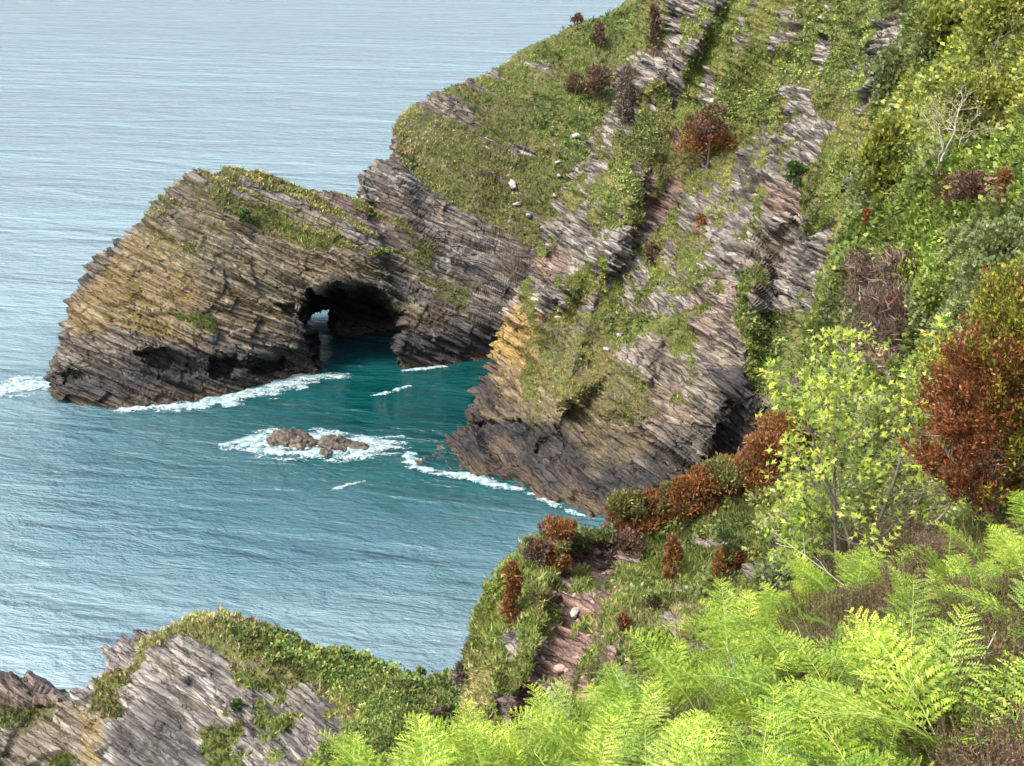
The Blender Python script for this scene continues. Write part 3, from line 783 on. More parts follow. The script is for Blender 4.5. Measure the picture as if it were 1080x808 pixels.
def foam(name, line, w, dens, seed, label, cell=0.17, hgt=0.5):
    """line = waterline pixels; w = half width in metres (list or number)"""
    L = np.array([WL(*p)[:2] for p in line]); w = np.broadcast_to(w, len(L)).astype(float)
    lo = L.min(0) - w.max() - 2; hi = L.max(0) + w.max() + 2
    xs = np.arange(lo[0], hi[0], cell); ys = np.arange(lo[1], hi[1], cell * 1.3)
    X, Y = np.meshgrid(xs, ys, indexing='ij'); d = np.full(X.shape, 9.0)
    for i in range(len(L) - 1):
        a, b = L[i], L[i + 1]; ab = b - a
        t = np.clip(((X - a[0]) * ab[0] + (Y - a[1]) * ab[1]) / (ab @ ab), 0, 1)
        ww = w[i] * (1 - t) + w[i + 1] * t
        d = np.minimum(d, np.hypot(X - a[0] - t * ab[0], Y - a[1] - t * ab[1]) / ww)
    p = np.stack([X, Y, X * 0], -1)
    n = fbm(p * np.array([0.5, 0.9, 1]), 5, seed, 0.72)
    m = (1 - d) * dens * 1.25 + .1 + (n - 0.5) * 3.2
    Z = 0.02 + np.clip(m, 0, 1) * hgt * fbm(p * 1.1, 3, seed + 3)
    idx = np.arange(X.size).reshape(X.shape)
    Q = np.stack([idx[:-1, :-1], idx[1:, :-1], idx[1:, 1:], idx[:-1, 1:]], -1).reshape(-1, 4)
    keep = ((m > 0.0) & (d < 1.25)).reshape(-1)[Q].all(1); Q = Q[keep]
    us, inv = np.unique(Q, return_inverse=True)
    V = np.stack([X, Y, Z], -1).reshape(-1, 3)[us]
    dn = np.repeat(np.clip(m, 0, 1).reshape(-1)[us][:, None], 3, 1)
    o = link(name, mesh_np(name, V, inv.reshape(Q.shape), m_foam, True, {'dens': ('FLOAT_COLOR', dn)}))
    tag(o, label, 'foam', kind='stuff')
foam('sea_foam', [(130, 432), (190, 428), (240, 422), (268, 410), (300, 402), (330, 398), (362, 397)], [1.5, 2.6, 3.6, 5.5, 4.6, 3.0, 1.5], .8, 5, 'white surf breaking along the foot of the rock arch')
foam('sea_foam', [(250, 470), (280, 462), (330, 462), (372, 464), (400, 470), (360, 478), (318, 479), (275, 474)], [2.4, 3.6, 3.4, 3.4, 4.0, 3.2, 2.8, 2.6], 0.65, 15, 'ring of white foam around the islet rocks')
foam('sea_foam', [(-20, 412), (20, 408), (50, 405), (62, 412)], [4, 5, 4, 1.5], 0.75, 25, 'white surf off the left tip of the arch headland')
foam('sea_foam', [(430, 480), (438, 493), (490, 502), (525, 512), (548, 516)], [1.4, 1.3, 1.4, 1.4, 0.7], 0.8, 35, 'thin white surf along the foot of the main cliff')
foam('sea_foam', [(392, 418), (410, 414), (432, 408)], [0.6, 0.8, 0.5], 0.7, 45, 'thin foam streak in the middle of the cove')
foam('sea_foam', [(350, 518), (368, 512), (385, 508)], [0.5, 0.6, 0.4], 0.7, 55, 'short foam streak below the islet')
foam('sea_foam', [(322, 349), (335, 346), (350, 343)], 3.0, 1.0, 85, 'white surf seen through the hole of the arch')
foam('sea_foam', [(425, 392), (450, 389), (470, 387)], [0.6, 0.8, 0.5], 0.8, 65, 'small surf under the rock wall right of the cave')
foam('sea_foam', [(550, 516), (590, 536), (625, 548)], [0.6, 0.7, 0.6], 0.5, 75, 'faint foam line at the right end of the cliff foot')
# ================================================================== LIGHT, CAMERA
def setup():
    cd = bpy.data.cameras.new('camera'); cam = bpy.data.objects.new('camera', cd); col.objects.link(cam)
    cam.location = CAM; cam.rotation_euler = (R(90) - PITCH, 0, 0)
    cd.sensor_width = 36; cd.lens = FPX / 1080 * 36; cd.clip_end = 60000; cd.clip_start = 0.05
    scene.camera = cam
    w = bpy.data.worlds.new('World'); scene.world = w; w.use_nodes = True
    nt = w.node_tree; bg = nt.nodes['Background']
    sky = nt.nodes.new('ShaderNodeTexSky'); sky.sky_type = 'NISHITA'; sky.sun_disc = False
    EL, AZ = R(52), R(235)     # azimuth measured clockwise from +Y
    sky.sun_elevation = EL; sky.sun_rotation = AZ; sky.dust_density = 5.0; sky.air_density = 1.2; sky.ozone_density = 1.2
    nt.links.new(sky.outputs[0], bg.inputs[0]); bg.inputs[1].default_value = 0.15
    sd = bpy.data.lights.new('sun', 'SUN'); sd.energy = 1.55; sd.angle = R(14); sd.color = (1.0, 0.96, 0.9)
    so = bpy.data.objects.new('sun', sd); col.objects.link(so)
    so.rotation_euler = (R(90) - EL, 0, -AZ + R(180)); so.location = (0, 0, 120)
    v = scene.view_settings; v.view_transform = 'Standard'; v.look = 'None'; v.gamma = 1; v.exposure = 1.38; v.use_curve_mapping = False
setup()
# ================================================================== VEGETATION
GREENS = {
    'grass': [(0.13, 0.18, 0.04), (0.19, 0.23, 0.055), (0.24, 0.26, 0.08), (0.09, 0.13, 0.03)],
    'olive': [(0.19, 0.18, 0.05), (0.14, 0.15, 0.04), (0.26, 0.22, 0.09), (0.10, 0.12, 0.03)],
    'straw': [(0.33, 0.27, 0.13), (0.24, 0.21, 0.08), (0.17, 0.17, 0.06), (0.40, 0.34, 0.2)],
    'deep': [(0.05, 0.09, 0.022), (0.07, 0.12, 0.03), (0.09, 0.15, 0.04), (0.04, 0.07, 0.02)],
    'bracken': [(0.13, 0.20, 0.03), (0.19, 0.26, 0.045), (0.09, 0.14, 0.025), (0.27, 0.33, 0.075)],
    'sage': [(0.17, 0.21, 0.075), (0.22, 0.26, 0.10), (0.13, 0.17, 0.05), (0.27, 0.30, 0.14)],
    'yellow': [(0.27, 0.30, 0.05), (0.21, 0.25, 0.045), (0.16, 0.19, 0.04), (0.36, 0.37, 0.08)],
    'rust': [(0.25, 0.10, 0.035), (0.19, 0.075, 0.03), (0.32, 0.145, 0.05), (0.15, 0.095, 0.03)],
    'brown': [(0.12, 0.065, 0.04), (0.17, 0.10, 0.07), (0.08, 0.05, 0.03), (0.21, 0.14, 0.10)],
    'greybrown': [(0.20, 0.16, 0.13), (0.14, 0.11, 0.09), (0.27, 0.23, 0.19), (0.09, 0.08, 0.05)],
    'fern': [(0.27, 0.41, 0.04), (0.35, 0.49, 0.06), (0.18, 0.31, 0.03), (0.46, 0.56, 0.11)],
    'heather': [(0.12, 0.08, 0.035), (0.12, 0.11, 0.025), (0.16, 0.10, 0.05), (0.07, 0.06, 0.02)],
}
GREENS = {k: np.array(v) for k, v in GREENS.items()}
m_leaf = leaf_mat('foliage', 0.32)
m_far_leaf = leaf_mat('turf_blades', 0.25, 0.8, 1.15)
m_fern = leaf_mat('fern_green', 0.3, 0.5, 1.02, True)
m_bark = simple_mat('grey_bark', (0.10, 0.08, 0.06), (0.28, 0.24, 0.20), 15)
m_pale = simple_mat('bleached_wood', (0.35, 0.32, 0.27), (0.62, 0.58, 0.50), 20)

def norm(v): return v / (np.linalg.norm(v, axis=-1, keepdims=True) + 1e-9)

def pick(pal, n, g=None):
    g = g or rng
    c = GREENS[pal][g.integers(0, 4, n)] if isinstance(pal, str) else pal[g.integers(0, len(pal), n)]
    return c * g.uniform(0.85, 1.15, (n, 1))

def blades(base, nrm, size, width, k, cols, spread=0.8, g=None, up=0.6):
    """k triangular blades at each base point; returns V, F, C"""
    g = g or rng
    n = len(base); B = np.repeat(base, k, 0); Nn = np.repeat(nrm, k, 0); S = np.repeat(np.broadcast_to(size, (n,)), k)
    B = B + g.normal(0, 0.35, B.shape) * S[:, None] * np.array([1, 1, 0.35])
    d = norm(Nn * 0.6 + np.array([0, 0, up]) + g.normal(0, spread * 0.6, B.shape))
    s = norm(np.cross(d, g.normal(0, 1, B.shape)))
    L = S * g.uniform(0.6, 1.3, len(B)); W = S * width * g.uniform(0.6, 1.3, len(B))
    V = np.stack([B - s * W[:, None] - d * L[:, None] * .15, B + s * W[:, None] - d * L[:, None] * .15, B + d * L[:, None]], 1).reshape(-1, 3)
    F = np.arange(len(V)).reshape(-1, 3)
    C = np.repeat(cols, k, 0) * g.uniform(0.78, 1.25, (len(B), 1))
    return V, F, C

def leaves(base, axis, size, aspect, cols, g=None, flat=0.0):
    """rhombic leaves (two folded triangles as one quad)"""
    g = g or rng
    n = len(base); d = norm(axis + g.normal(0, 0.55, (n, 3)))
    s = norm(np.cross(d, g.normal(0, 1, (n, 3)) + np.array([0, 0, flat]))) if flat == 0 else norm(np.cross(d, np.array([0, 0, 1.0]) + g.normal(0, 0.5, (n, 3))))
    L = (size * g.uniform(0.6, 1.35, n))[:, None]; W = L * aspect
    up = np.cross(s, d)
    V = np.stack([base, base + d * L * .5 + s * W + up * L * .08, base + d * L, base + d * L * .5 - s * W + up * L * .08], 1).reshape(-1, 3)
    return V, np.arange(len(V)).reshape(-1, 4), cols

def tube(pts, r0, r1, k=5):
    pts = np.asarray(pts, float); n = len(pts); T = np.gradient(pts, axis=0); T = norm(T)
    a = norm(np.cross(T, np.array([0.31, 0.2, 0.93]))); b = np.cross(T, a)
    rr = np.linspace(r0, r1, n)[:, None, None]; ang = np.arange(k) * 2 * math.pi / k
    V = pts[:, None] + rr * (a[:, None] * np.cos(ang)[None, :, None] + b[:, None] * np.sin(ang)[None, :, None])
    idx = np.arange(n * k).reshape(n, k); nx = np.roll(idx, -1, 1)
    F = np.stack([idx[:-1], nx[:-1], nx[1:], idx[1:]], -1).reshape(-1, 4)
    return V.reshape(-1, 3), F

class Acc:
    def __init__(s): s.V, s.F, s.C, s.n = [], [], [], 0
    def add(s, V, F, C=None):
        s.V.append(V); s.F.append(F + s.n); s.n += len(V)
        if C is not None: s.C.append(C)
    def mesh(s, name, mat, smooth=False):
        return mesh_np(name, np.concatenate(s.V), np.concatenate(s.F), mat, smooth, fcol=np.concatenate(s.C) if s.C else None)

def branch(acc, p, d, L, r, depth, g, tips, wander=0.35, nseg=5, split=(2, 4), up=0.15, ratio=0.68):
    pts = [p]
    for i in range(nseg):
        d = norm(d + g.normal(0, wander / nseg ** 0.5, 3) + np.array([0, 0, up / nseg])); p = p + d * L / nseg; pts.append(p)
    acc.add(*tube(pts, r, r * 0.55, 5 if depth > 1 else 4))
    if depth == 0: tips.append((p, d)); return
    for i in range(g.integers(*split) ):
        q = pts[g.integers(2, nseg + 1)]
        branch(acc, q, norm(d + g.normal(0, 0.65, 3)), L * ratio * g.uniform(.7, 1.15), r * 0.55, depth - 1, g, tips, wander, nseg, split, up, ratio)
    tips.append((p, d))

# ------------------------------------------------------------------ turf and scrub on the landforms
def zone_cols(px, py, zones, default, P3, g):
    cols = pick(default, len(px), g)
    jx = (fbm(P3 * 0.3, 3, 301) - .5) * 30; jy = (fbm(P3 * 0.3, 3, 302) - .5) * 30
    for pal, pts, prob in zones:
        w = inpoly(px + jx, py + jy, pts) & (g.random(len(px)) < prob)
        cols[w] = pick(pal, int(w.sum()), g)
    return cols

def scatter(name, src, frac, size, width, k, zones, default, label, minturf=0.35, spread=0.8, patch=0.12, seed=1, extra=None, leafy=False, mat=None):
    g = np.random.default_rng(seed); D = GRIDS[src]; G, n, M = D['G'], D['n'], D['M']
    px, py = proj(G)
    vis = np.einsum('...i,...i->...', n, norm(CAM - G)) > -0.25
    ok = (px > -60) & (px < 1280) & (py > -70) & (py < 870) & vis & (G[..., 2] > 2.5)
    dens = sstep(minturf, minturf + 0.25, M['turf'] + (fbm(G * 0.7, 2, 311) - .5) * 0.35)
    if extra is not None: dens = extra(G, px, py, dens)
    pick_ = ok & (g.random(px.shape) < frac * dens)
    B = G[pick_]; nn = n[pick_]; x = px[pick_]; y = py[pick_]
    cols = zone_cols(x, y, zones, default, B, g)
    pt = fbm(B * patch, 4, seed + 50)[:, None]
    cols = cols * (0.55 + 0.95 * sstep(0.3, 0.70, pt))
    yl = sstep(0.5, 0.68, fbm(B * patch * 1.7 + 9, 3, seed + 60))[:, None]
    cols = cols * (1 - yl * .5) + cols * np.array([1.3, 1.1, 1.1]) * yl * .5
    sz = (size * np.linalg.norm(B - CAM, axis=1) / FPX if size > 2 else size) * (0.6 + 0.9 * fbm(B * patch * 4, 2, seed + 70))
    if leafy:
        k_ = k; BB = np.repeat(B, k_, 0); dd = norm(g.normal(0, 1, BB.shape) + np.repeat(nn, k_, 0) * .9 + np.array([0, 0, .5]))
        S = np.repeat(sz, k_); V, F, C = leaves(BB + dd * S[:, None] * g.uniform(.1, .9, (len(BB), 1)), dd, S * .55, width, np.repeat(cols, k_, 0) * g.uniform(.75, 1.25, (len(BB), 1)), g, flat=1.0)
    else:
        V, F, C = blades(B, nn, sz, width, k, cols, spread, g)
    print(name, src, len(F), round(time.time() - T0, 1))
    o = link(name, mesh_np(name, V, F, mat or m_far_leaf, fcol=C)); tag(o, label, 'grass' if 'grass' in name else 'ground cover', kind='stuff')
    return o

scatter('grass', 'headland', 0.24, 0.42, 0.26, 4, [
    ('olive', [(400, 190), (425, 120), (480, 80), (540, 110), (570, 190), (590, 270), (500, 240)], .85),
    ('straw', [(400, 140), (430, 110), (470, 85), (475, 130), (430, 170)], .6),
    ('straw', [(190, 170), (280, 170), (400, 210), (380, 240), (250, 215), (140, 260)], .6), ('greybrown', [(400, 120), (560, 100), (590, 270), (480, 240)], .25), ('olive', [(150, 190), (450, 220), (480, 300), (200, 290)], .5)],
    'grass', 'short green and olive turf on the long headland slope', 0.42, seed=21)
scatter('scrub', 'headland', 0.07, 0.6, 0.45, 10, [], 'deep', 'dark green bracken and scrub low on the upper headland slope', 0.6, seed=22, leafy=True,
        extra=lambda G, px, py, d: d * inpoly(px, py, [(560, 60), (640, -30), (720, -60), (690, 90), (640, 240), (600, 200), (540, 110)]) * sstep(.42, .6, fbm(G * .15, 3, 5)))
scatter('grass', 'cliff', 0.3, 0.34, 0.2, 5, [
    ('olive', [(560, 300), (700, 400), (700, 480), (560, 470), (500, 430)], .8), ('straw', [(630, 130), (700, 60), (720, 200), (660, 260)], .4),
    ('sage', [(790, 430), (850, 280), (900, 250), (900, 420), (800, 520)], .6), ('olive', [(800, 90), (930, 90), (930, 180), (830, 150)], .6),
    ('straw', [(690, 180), (790, 170), (770, 250), (700, 260)], .35)],
    'grass', 'rough grass on the ledges of the tall cliff', 0.36, seed=23)
scatter('scrub', 'cliff', 0.08, 0.6, 0.4, 10, [], np.concatenate([GREENS['deep'], GREENS['sage'][:3], GREENS['grass'][:2]]), 'dark green ivy and scrub growing on the tall cliff', 0.5, seed=24, leafy=True,
        extra=lambda G, px, py, d: d * sstep(.5, .6, fbm(G * .11, 3, 6)) * (px > 640))
HZ = [('bracken', [(880, 300), (905, 240), (960, 200), (1000, 170), (1100, 120), (1100, 250), (1040, 240), (990, 300), (960, 350), (900, 330)], .95),
      ('bracken', [(950, 300), (1000, 330), (960, 420), (900, 420)], .3),
      ('sage', [(1000, 250), (1100, 210), (1100, 360), (970, 360)], .75), ('sage', [(790, 520), (860, 420), (900, 250), (905, 420), (860, 480)], .7),
      ('sage', [(900, 60), (960, 0), (960, 120), (900, 200)], .6),
      ('yellow', [(930, 100), (980, 40), (1000, 0), (1100, -30), (1100, 110), (1000, 150), (930, 170)], .6),
      ('straw', [(480, 700), (520, 680), (530, 830), (470, 830)], .7), ('straw', [(540, 620), (590, 600), (580, 640), (540, 660)], .4),
      ('brown', [(990, 190), (1070, 180), (1065, 215), (1000, 215)], .8), ('straw', [(650, 640), (760, 640), (740, 720), (650, 720)], .5)]
scatter('grass', 'hillside', 0.55, 5.6, 0.17, 6, HZ, 'grass', 'rough green grass covering the spur and hillside', 0.4, seed=25, patch=0.35, mat=m_leaf)
scatter('bracken_cover', 'hillside', 0.26, 9.0, 0.36, 12, HZ, np.concatenate([GREENS['sage'], GREENS['grass'], GREENS['bracken'][:2]]), 'bright green bracken and leafy scrub on the upper right hillside', 0.4, seed=26, leafy=True, patch=0.25, mat=m_leaf,
        extra=lambda G, px, py, d: d * (inpoly(px, py, [(790, 520), (850, 400), (905, 200), (960, -80), (1200, -80), (1200, 600), (830, 640)])))
scatter('scrub', 'hillside', 0.12, 7.0, 0.36, 10, [('sage', [(600, 560), (900, 480), (900, 660), (640, 620)], .6)], 'grass', 'low leafy scrub on the grassy spur', 0.4, seed=27, leafy=True, patch=0.3, mat=m_leaf,
        extra=lambda G, px, py, d: d * (px < 860) * sstep(.45, .62, fbm(G * .5, 3, 8)))
scatter('grass', 'promontory', 0.35, 0.32, 0.26, 4, [('straw', [(90, 640), (300, 640), (310, 730), (180, 690), (120, 760), (90, 760)], .6), ('straw', [(300, 700), (400, 760), (330, 800), (300, 760)], .5)],
        'grass', 'rough grass on the low promontory', 0.4, seed=28, patch=0.3)
scatter('bracken_cover', 'promontory', 0.22, 6.0, 0.36, 11, [], np.concatenate([GREENS['grass'], GREENS['deep'][:3]]), 'mass of green bracken on top of the low promontory', 0.3, seed=29, leafy=True, patch=0.3,
        extra=lambda G, px, py, d: d * inpoly(px, py, [(225, 655), (560, 705), (560, 900), (340, 900), (340, 780), (390, 760), (330, 710), (260, 690)]))

scatter('dead_bracken', 'hillside', 0.35, 12.0, 0.09, 6, [], np.concatenate([GREENS['greybrown'], GREENS['brown']]), 'matted brown dead bracken hanging over the dark bank on the hillside', -1, seed=30, patch=0.5, mat=m_leaf, spread=1.1,
        extra=lambda G, px, py, d: 1.0 * inpoly(px, py, [(893, 272), (950, 262), (965, 300), (955, 350), (930, 395), (905, 380)]))
scatter('brown_heath', 'hillside', 0.12, 7.0, 0.2, 8, [], np.concatenate([GREENS['greybrown'], GREENS['rust'][:1]]), 'brown heath topping the dark bank on the hillside', -1, seed=32, patch=0.5, mat=m_leaf, leafy=True,
        extra=lambda G, px, py, d: 1.0 * inpoly(px, py, [(895, 262), (955, 262), (965, 285), (900, 290)]))
# ------------------------------------------------------------------ single shrubs
def ground_at(px, py, srcs=('hillside', 'cliff', 'headland', 'promontory', 'slope')):
    best = None
    for s in srcs:
        D = GRIDS[s]; G = D['G']; gx, gy = D['px2'], D['py2']
        d = np.hypot(gx - px, gy - py) + (np.linalg.norm(G - CAM, axis=-1) * 0.02)
        i = np.unravel_index(np.argmin(d), d.shape)
        if np.hypot(gx[i] - px, gy[i] - py) < (60 if s == 'slope' else 12): return G[i].copy(), D['n'][i].copy()
    raise ValueError((px, py))
for D in GRIDS.values(): D['px2'], D['py2'] = proj(D['G'])

def crown(g, w, h, n, ls, pal, lobes=9, aspect=.4, top=None, topfrac=.35, dens=.75, blob=0.42):
    """uneven crown on the origin, h tall, w wide; pal body colours, top = colours of the upper part"""
    cen = []
    for i in range(lobes):
        a = g.uniform(0, 2 * math.pi); z = g.uniform(0.12, .92); rr = g.uniform(.1, 1) ** .6 * math.sin(math.pi * min(1, .25 + z * .75)) ** .6
        cen.append((math.cos(a) * rr * w * .34, math.sin(a) * rr * w * .34, z * h * .86, g.uniform(.6, 1.15)))
    cen = np.array(cen); i = g.integers(0, lobes, n); c = cen[i]
    d = norm(g.normal(0, 1, (n, 3))); d[:, 2] = np.where(g.random(n) < .7, np.abs(d[:, 2]), d[:, 2])
    rad = (g.uniform(.35, 1, n) ** .45)[:, None] * c[:, 3:4]
    nz = fbm(d * 2.3 + i[:, None] * 3.1, 2, 91)[:, None]
    p = c[:, :3] + d * rad * np.array([w * blob * .62, w * blob * .62, h * blob * .6]) * (.6 + .8 * nz)
    p[:, 2] = np.maximum(p[:, 2], .02 * h)
    C = pick(pal, n, g)
    if top is not None:
        t = sstep(1 - topfrac - .15, 1 - topfrac + .15, p[:, 2] / h + (fbm(p * 3 / w, 2, 92) - .5) * .9) > g.random(n) * .9 + .05
        C[t] = pick(top, int(t.sum()), g)
    C = C * (.7 + .6 * fbm(p * 5 / w + 3, 2, 95))[:, None]
    V, F, C = leaves(p, d * .8 + np.array([0, 0, .5]), np.full(n, ls), aspect, C, g)
    return V, F, C

def shrub(name, px, py, wpx, hpx, pal, label, cat='shrub', group=None, n=900, seed=0, top=None, topfrac=.35, aspect=.4, lpx=2.4, lobes=9, lean=0, srcs=('hillside', 'cliff', 'headland', 'promontory', 'slope'), stems=True):
    """px,py = middle of the foot of the shrub in the photo"""
    g = np.random.default_rng(1000 + seed)
    p, nn = ground_at(px, py, srcs); dist = np.linalg.norm(p - CAM); u = dist / FPX
    w, h = wpx * u, hpx * u * 1.08
    t = empty(name, tuple(p - np.array([0, 0, .05 * h])), 0); tag(t, label, cat, group)
    V, F, C = crown(g, w, h, n, lpx * u * 1.6, pal, lobes, aspect, top, topfrac)
    if lean: V = V + np.array([lean * w, 0, 0]) * (V[:, 2:3] / h)
    link('foliage', mesh_np('foliage', V, F, m_leaf, fcol=C), t)
    if stems:
        a = Acc()
        for i in range(4):
            an = g.uniform(0, 6.28); e = np.array([math.cos(an) * w * .25 + lean * w * .6, math.sin(an) * w * .25, h * g.uniform(.5, .8)])
            q = np.array([[0, 0, -.15 * h], e * .3 + g.normal(0, .04 * w, 3), e * .65 + g.normal(0, .05 * w, 3), e])
            a.add(*tube(q, max(.03 * w, .012), .01 * w, 4))
        link('stem', a.mesh('stem', m_bark), t)
    return t
SH = [  # name px py w h palette label seed top n
    ('gorse_bush', 660, 556, 46, 46, 'rust', 'rounded left end bush of the spur crest, rust red with an olive top', 'olive', .3),
    ('gorse_bush', 690, 560, 44, 42, 'olive', 'olive and rust bush on the spur crest, second from its left end', 'rust', .35),
    ('gorse_bush', 708, 548, 40, 40, 'rust', 'mottled rust and olive bush on the spur crest, just left of the tall rust one', 'olive', .4),
    ('gorse_bush', 733, 540, 46, 46, 'rust', 'tall rust brown bush near the middle of the spur crest', None, 0),
    ('gorse_bush', 765, 525, 50, 42, 'rust', 'mottled olive and rust bush right of the tall rust one on the spur crest', 'olive', .3),
    ('gorse_bush', 798, 512, 60, 52, 'rust', 'wide dark rust red bush on the crest below the dark cliff foot', None, 0),
    ('gorse_bush', 825, 490, 56, 50, 'rust', 'dark rust red bush leaning on the green slope, highest of the crest bushes', None, 0),
    ('gorse_bush', 846, 452, 40, 34, 'brown', 'thin brown bush behind the leafy sapling, above the crest bushes', 'rust', .4),
    ('gorse_bush', 757, 566, 26, 34, 'deep', 'green top bush of the red and green column in the middle of the spur', 'rust', .3),
    ('gorse_bush', 766, 608, 34, 50, 'rust', 'rust red bush below the green one in the middle of the spur', 'deep', .25),
    ('gorse_bush', 706, 612, 24, 46, 'rust', 'narrow rust red bush standing alone on the grassy spur', None, 0),
    ('gorse_bush', 688, 648, 18, 24, 'brown', 'small brown bush below the narrow red one on the spur', 'deep', .3),
    ('gorse_bush', 657, 668, 15, 22, 'brown', 'smallest brown bush, right beside the red scree gully', 'rust', .3),
    ('gorse_bush', 537, 652, 24, 62, 'rust', 'tall rust red bush on the left edge of the spur', 'rust', .4),
    ('gorse_bush', 517, 672, 24, 50, 'deep', 'dark green and brown bush at the far left edge of the spur', 'brown', .5),
    ('gorse_bush', 588, 604, 28, 42, 'rust', 'reddish tan bush at the top left of the scree gully', 'olive', .3),
    ('gorse_bush', 592, 572, 48, 26, 'brown', 'low pinkish brown bush on top of the spur above the scree', 'rust', .4),
    ('gorse_bush', 563, 592, 34, 26, 'greybrown', 'low grey brown bush on the left shoulder of the spur', 'brown', .4),
    ('gorse_bush', 487, 728, 22, 40, 'greybrown', 'thin grey bare bush at the left foot of the spur', None, 0),
    ('gorse_bush', 746, 168, 58, 56, 'rust', 'largest rust brown bush high on the tall cliff', 'brown', .3),
    ('gorse_bush', 629, 104, 36, 32, 'brown', 'purple brown bush on the upper headland slope beside the cliff edge', None, 0),
    ('gorse_bush', 606, 98, 20, 18, 'brown', 'small brown bush left of the purple brown one on the headland', None, 0),
    ('gorse_bush', 608, 36, 14, 20, 'brown', 'small brown bush on the skyline of the headland', None, 0),
    ('gorse_bush', 632, 48, 20, 20, 'brown', 'small brown bush just right of the skyline one on the headland', None, 0),
    ('heath_mound', 661, 128, 30, 56, 'greybrown', 'grey brown domed heath tuft on the cliff edge beside the headland', None, 0),
    ('gorse_bush', 689, 70, 14, 62, 'brown', 'narrow brown strip of heath near the top of the cliff edge', None, 0),
    ('gorse_bush', 690, 280, 22, 28, 'brown', 'brown bush in the green ramp of the tall cliff', None, 0),
    ('gorse_bush', 737, 250, 13, 24, 'rust', 'small red brown bush beside the grey rib of the tall cliff', None, 0),
    ('gorse_bush', 622, 202, 15, 18, 'brown', 'small brown tuft on the left edge of the tall cliff above the headland grass', None, 0),
    ('ivy_bush', 838, 200, 22, 28, 'deep', 'dark green bush hanging on the pale rock face of the tall cliff', None, 0),
    ('gorse_bush', 916, 242, 13, 24, 'rust', 'small rust red bush left of the bright bracken on the hillside', None, 0),
    ('gorse_bush', 1057, 218, 14, 36, 'rust', 'narrow reddish bush among bracken near the right edge', None, 0),
    ('heather_bush', 1025, 208, 46, 24, 'brown', 'wide dark brown heather bush among bracken on the upper right hillside', None, 0),
    ('heather_bush', 660, 588, 50, 26, 'greybrown', 'wide grey brown heather bush just right of the scree top', 'brown', .3),
    ('heather_bush', 752, 712, 46, 34, 'brown', 'purple brown heather bush above the foreground ferns on the spur', 'greybrown', .3),
    ('heather_bush', 828, 585, 28, 22, 'greybrown', 'small grey brown heather bush right of the red and green column', None, 0),
    ('heath_mound', 926, 300, 62, 40, 'greybrown', 'tan crest of dead heath over the dark bank on the hillside', 'straw', .6),
    ('willow_bush', 925, 225, 52, 90, 'sage', 'pale green willow bush on the hillside edge above the small red bush', 'yellow', .55),
    ('willow_bush', 935, 110, 40, 60, 'sage', 'pale silvery green bush high on the hillside edge', None, 0),
    ('willow_bush', 1060, 60, 80, 66, 'yellow', 'yellow green bush in the top right corner', None, 0),
    ('willow_bush', 985, 62, 50, 60, 'sage', 'grey green bush below the top edge, left of the yellow one', 'yellow', .4),
    ('willow_bush', 960, 165, 66, 60, 'olive', 'olive bush with yellow tips left of the white branches', 'yellow', .5),
    ('willow_bush', 1035, 140, 90, 60, 'olive', 'wide olive bush behind the white branched tree', 'yellow', .3),
    ('willow_bush', 1050, 310, 90, 80, 'sage', 'wide grey green bush above the large red brown bush', None, 0),
    ('willow_bush', 990, 345, 66, 66, 'sage', 'grey green bush between the brown bank and the large red bush', 'bracken', .4),
    ('ivy_bush', 256, 235, 14, 12, 'deep', 'small dark green tuft near the top of the rock arch', None, 0),
    ('ivy_bush', 444, 722, 8, 20, 'sage', 'single thin green plant on the skyline of the low promontory', None, 0),
    ('ivy_bush', 470, 775, 40, 40, 'deep', 'dark green bush where the low promontory meets the spur', 'brown', .3),
    ('ivy_bush', 250, 748, 12, 10, 'deep', 'small green tuft on the grey rock of the low promontory', None, 0),
    ('sallow_bush', 820, 640, 60, 50, 'grass', 'leafy green bush behind the foreground ferns on the right of the spur', 'sage', .4),
    ('sallow_bush', 690, 700, 52, 34, 'grass', 'low leafy green bush above the ferns, right of the small rocks', 'bracken', .4),
]
for i, (nm, px, py, w, h, pal, lb, top, tf) in enumerate(SH):
    cat = {'gorse_bush': 'bush', 'heath_mound': 'heath', 'ivy_bush': 'bush', 'willow_bush': 'bush', 'sallow_bush': 'bush', 'heather_bush': 'heather'}[nm]
    if 'crest' in lb and 'spur' in lb or 'crest' in lb and 'bush' in lb: w *= 1.35; h *= 1.05
    nn_ = int(np.clip(w * h * 1.5, 200, 9000)); asp = .22 if nm in ('gorse_bush', 'heath_mound', 'heather_bush') else .42
    grp = 'bushes on the slopes and cliffs' if cat == 'bush' else None
    src = ('hillside', 'cliff', 'headland', 'promontory', 'slope')
    if px == 748 or lb.find('tall cliff') >= 0 or lb.find('cliff edge') >= 0 and 'beside the headland' in lb: src = ('cliff', 'headland', 'hillside')
    if lb.find('headland') >= 0 and px < 640: src = ('headland', 'cliff')
    shrub(nm, px, py, w, h, pal, lb, cat, grp, n=nn_, seed=i, top=top, topfrac=tf, aspect=asp, lpx=2.2 if py < 400 and px < 900 else 2.7, srcs=src, lobes=7 if w < 30 else 12, stems=nm != 'ivy_bush')
print('shrubs', round(time.time() - T0, 1))

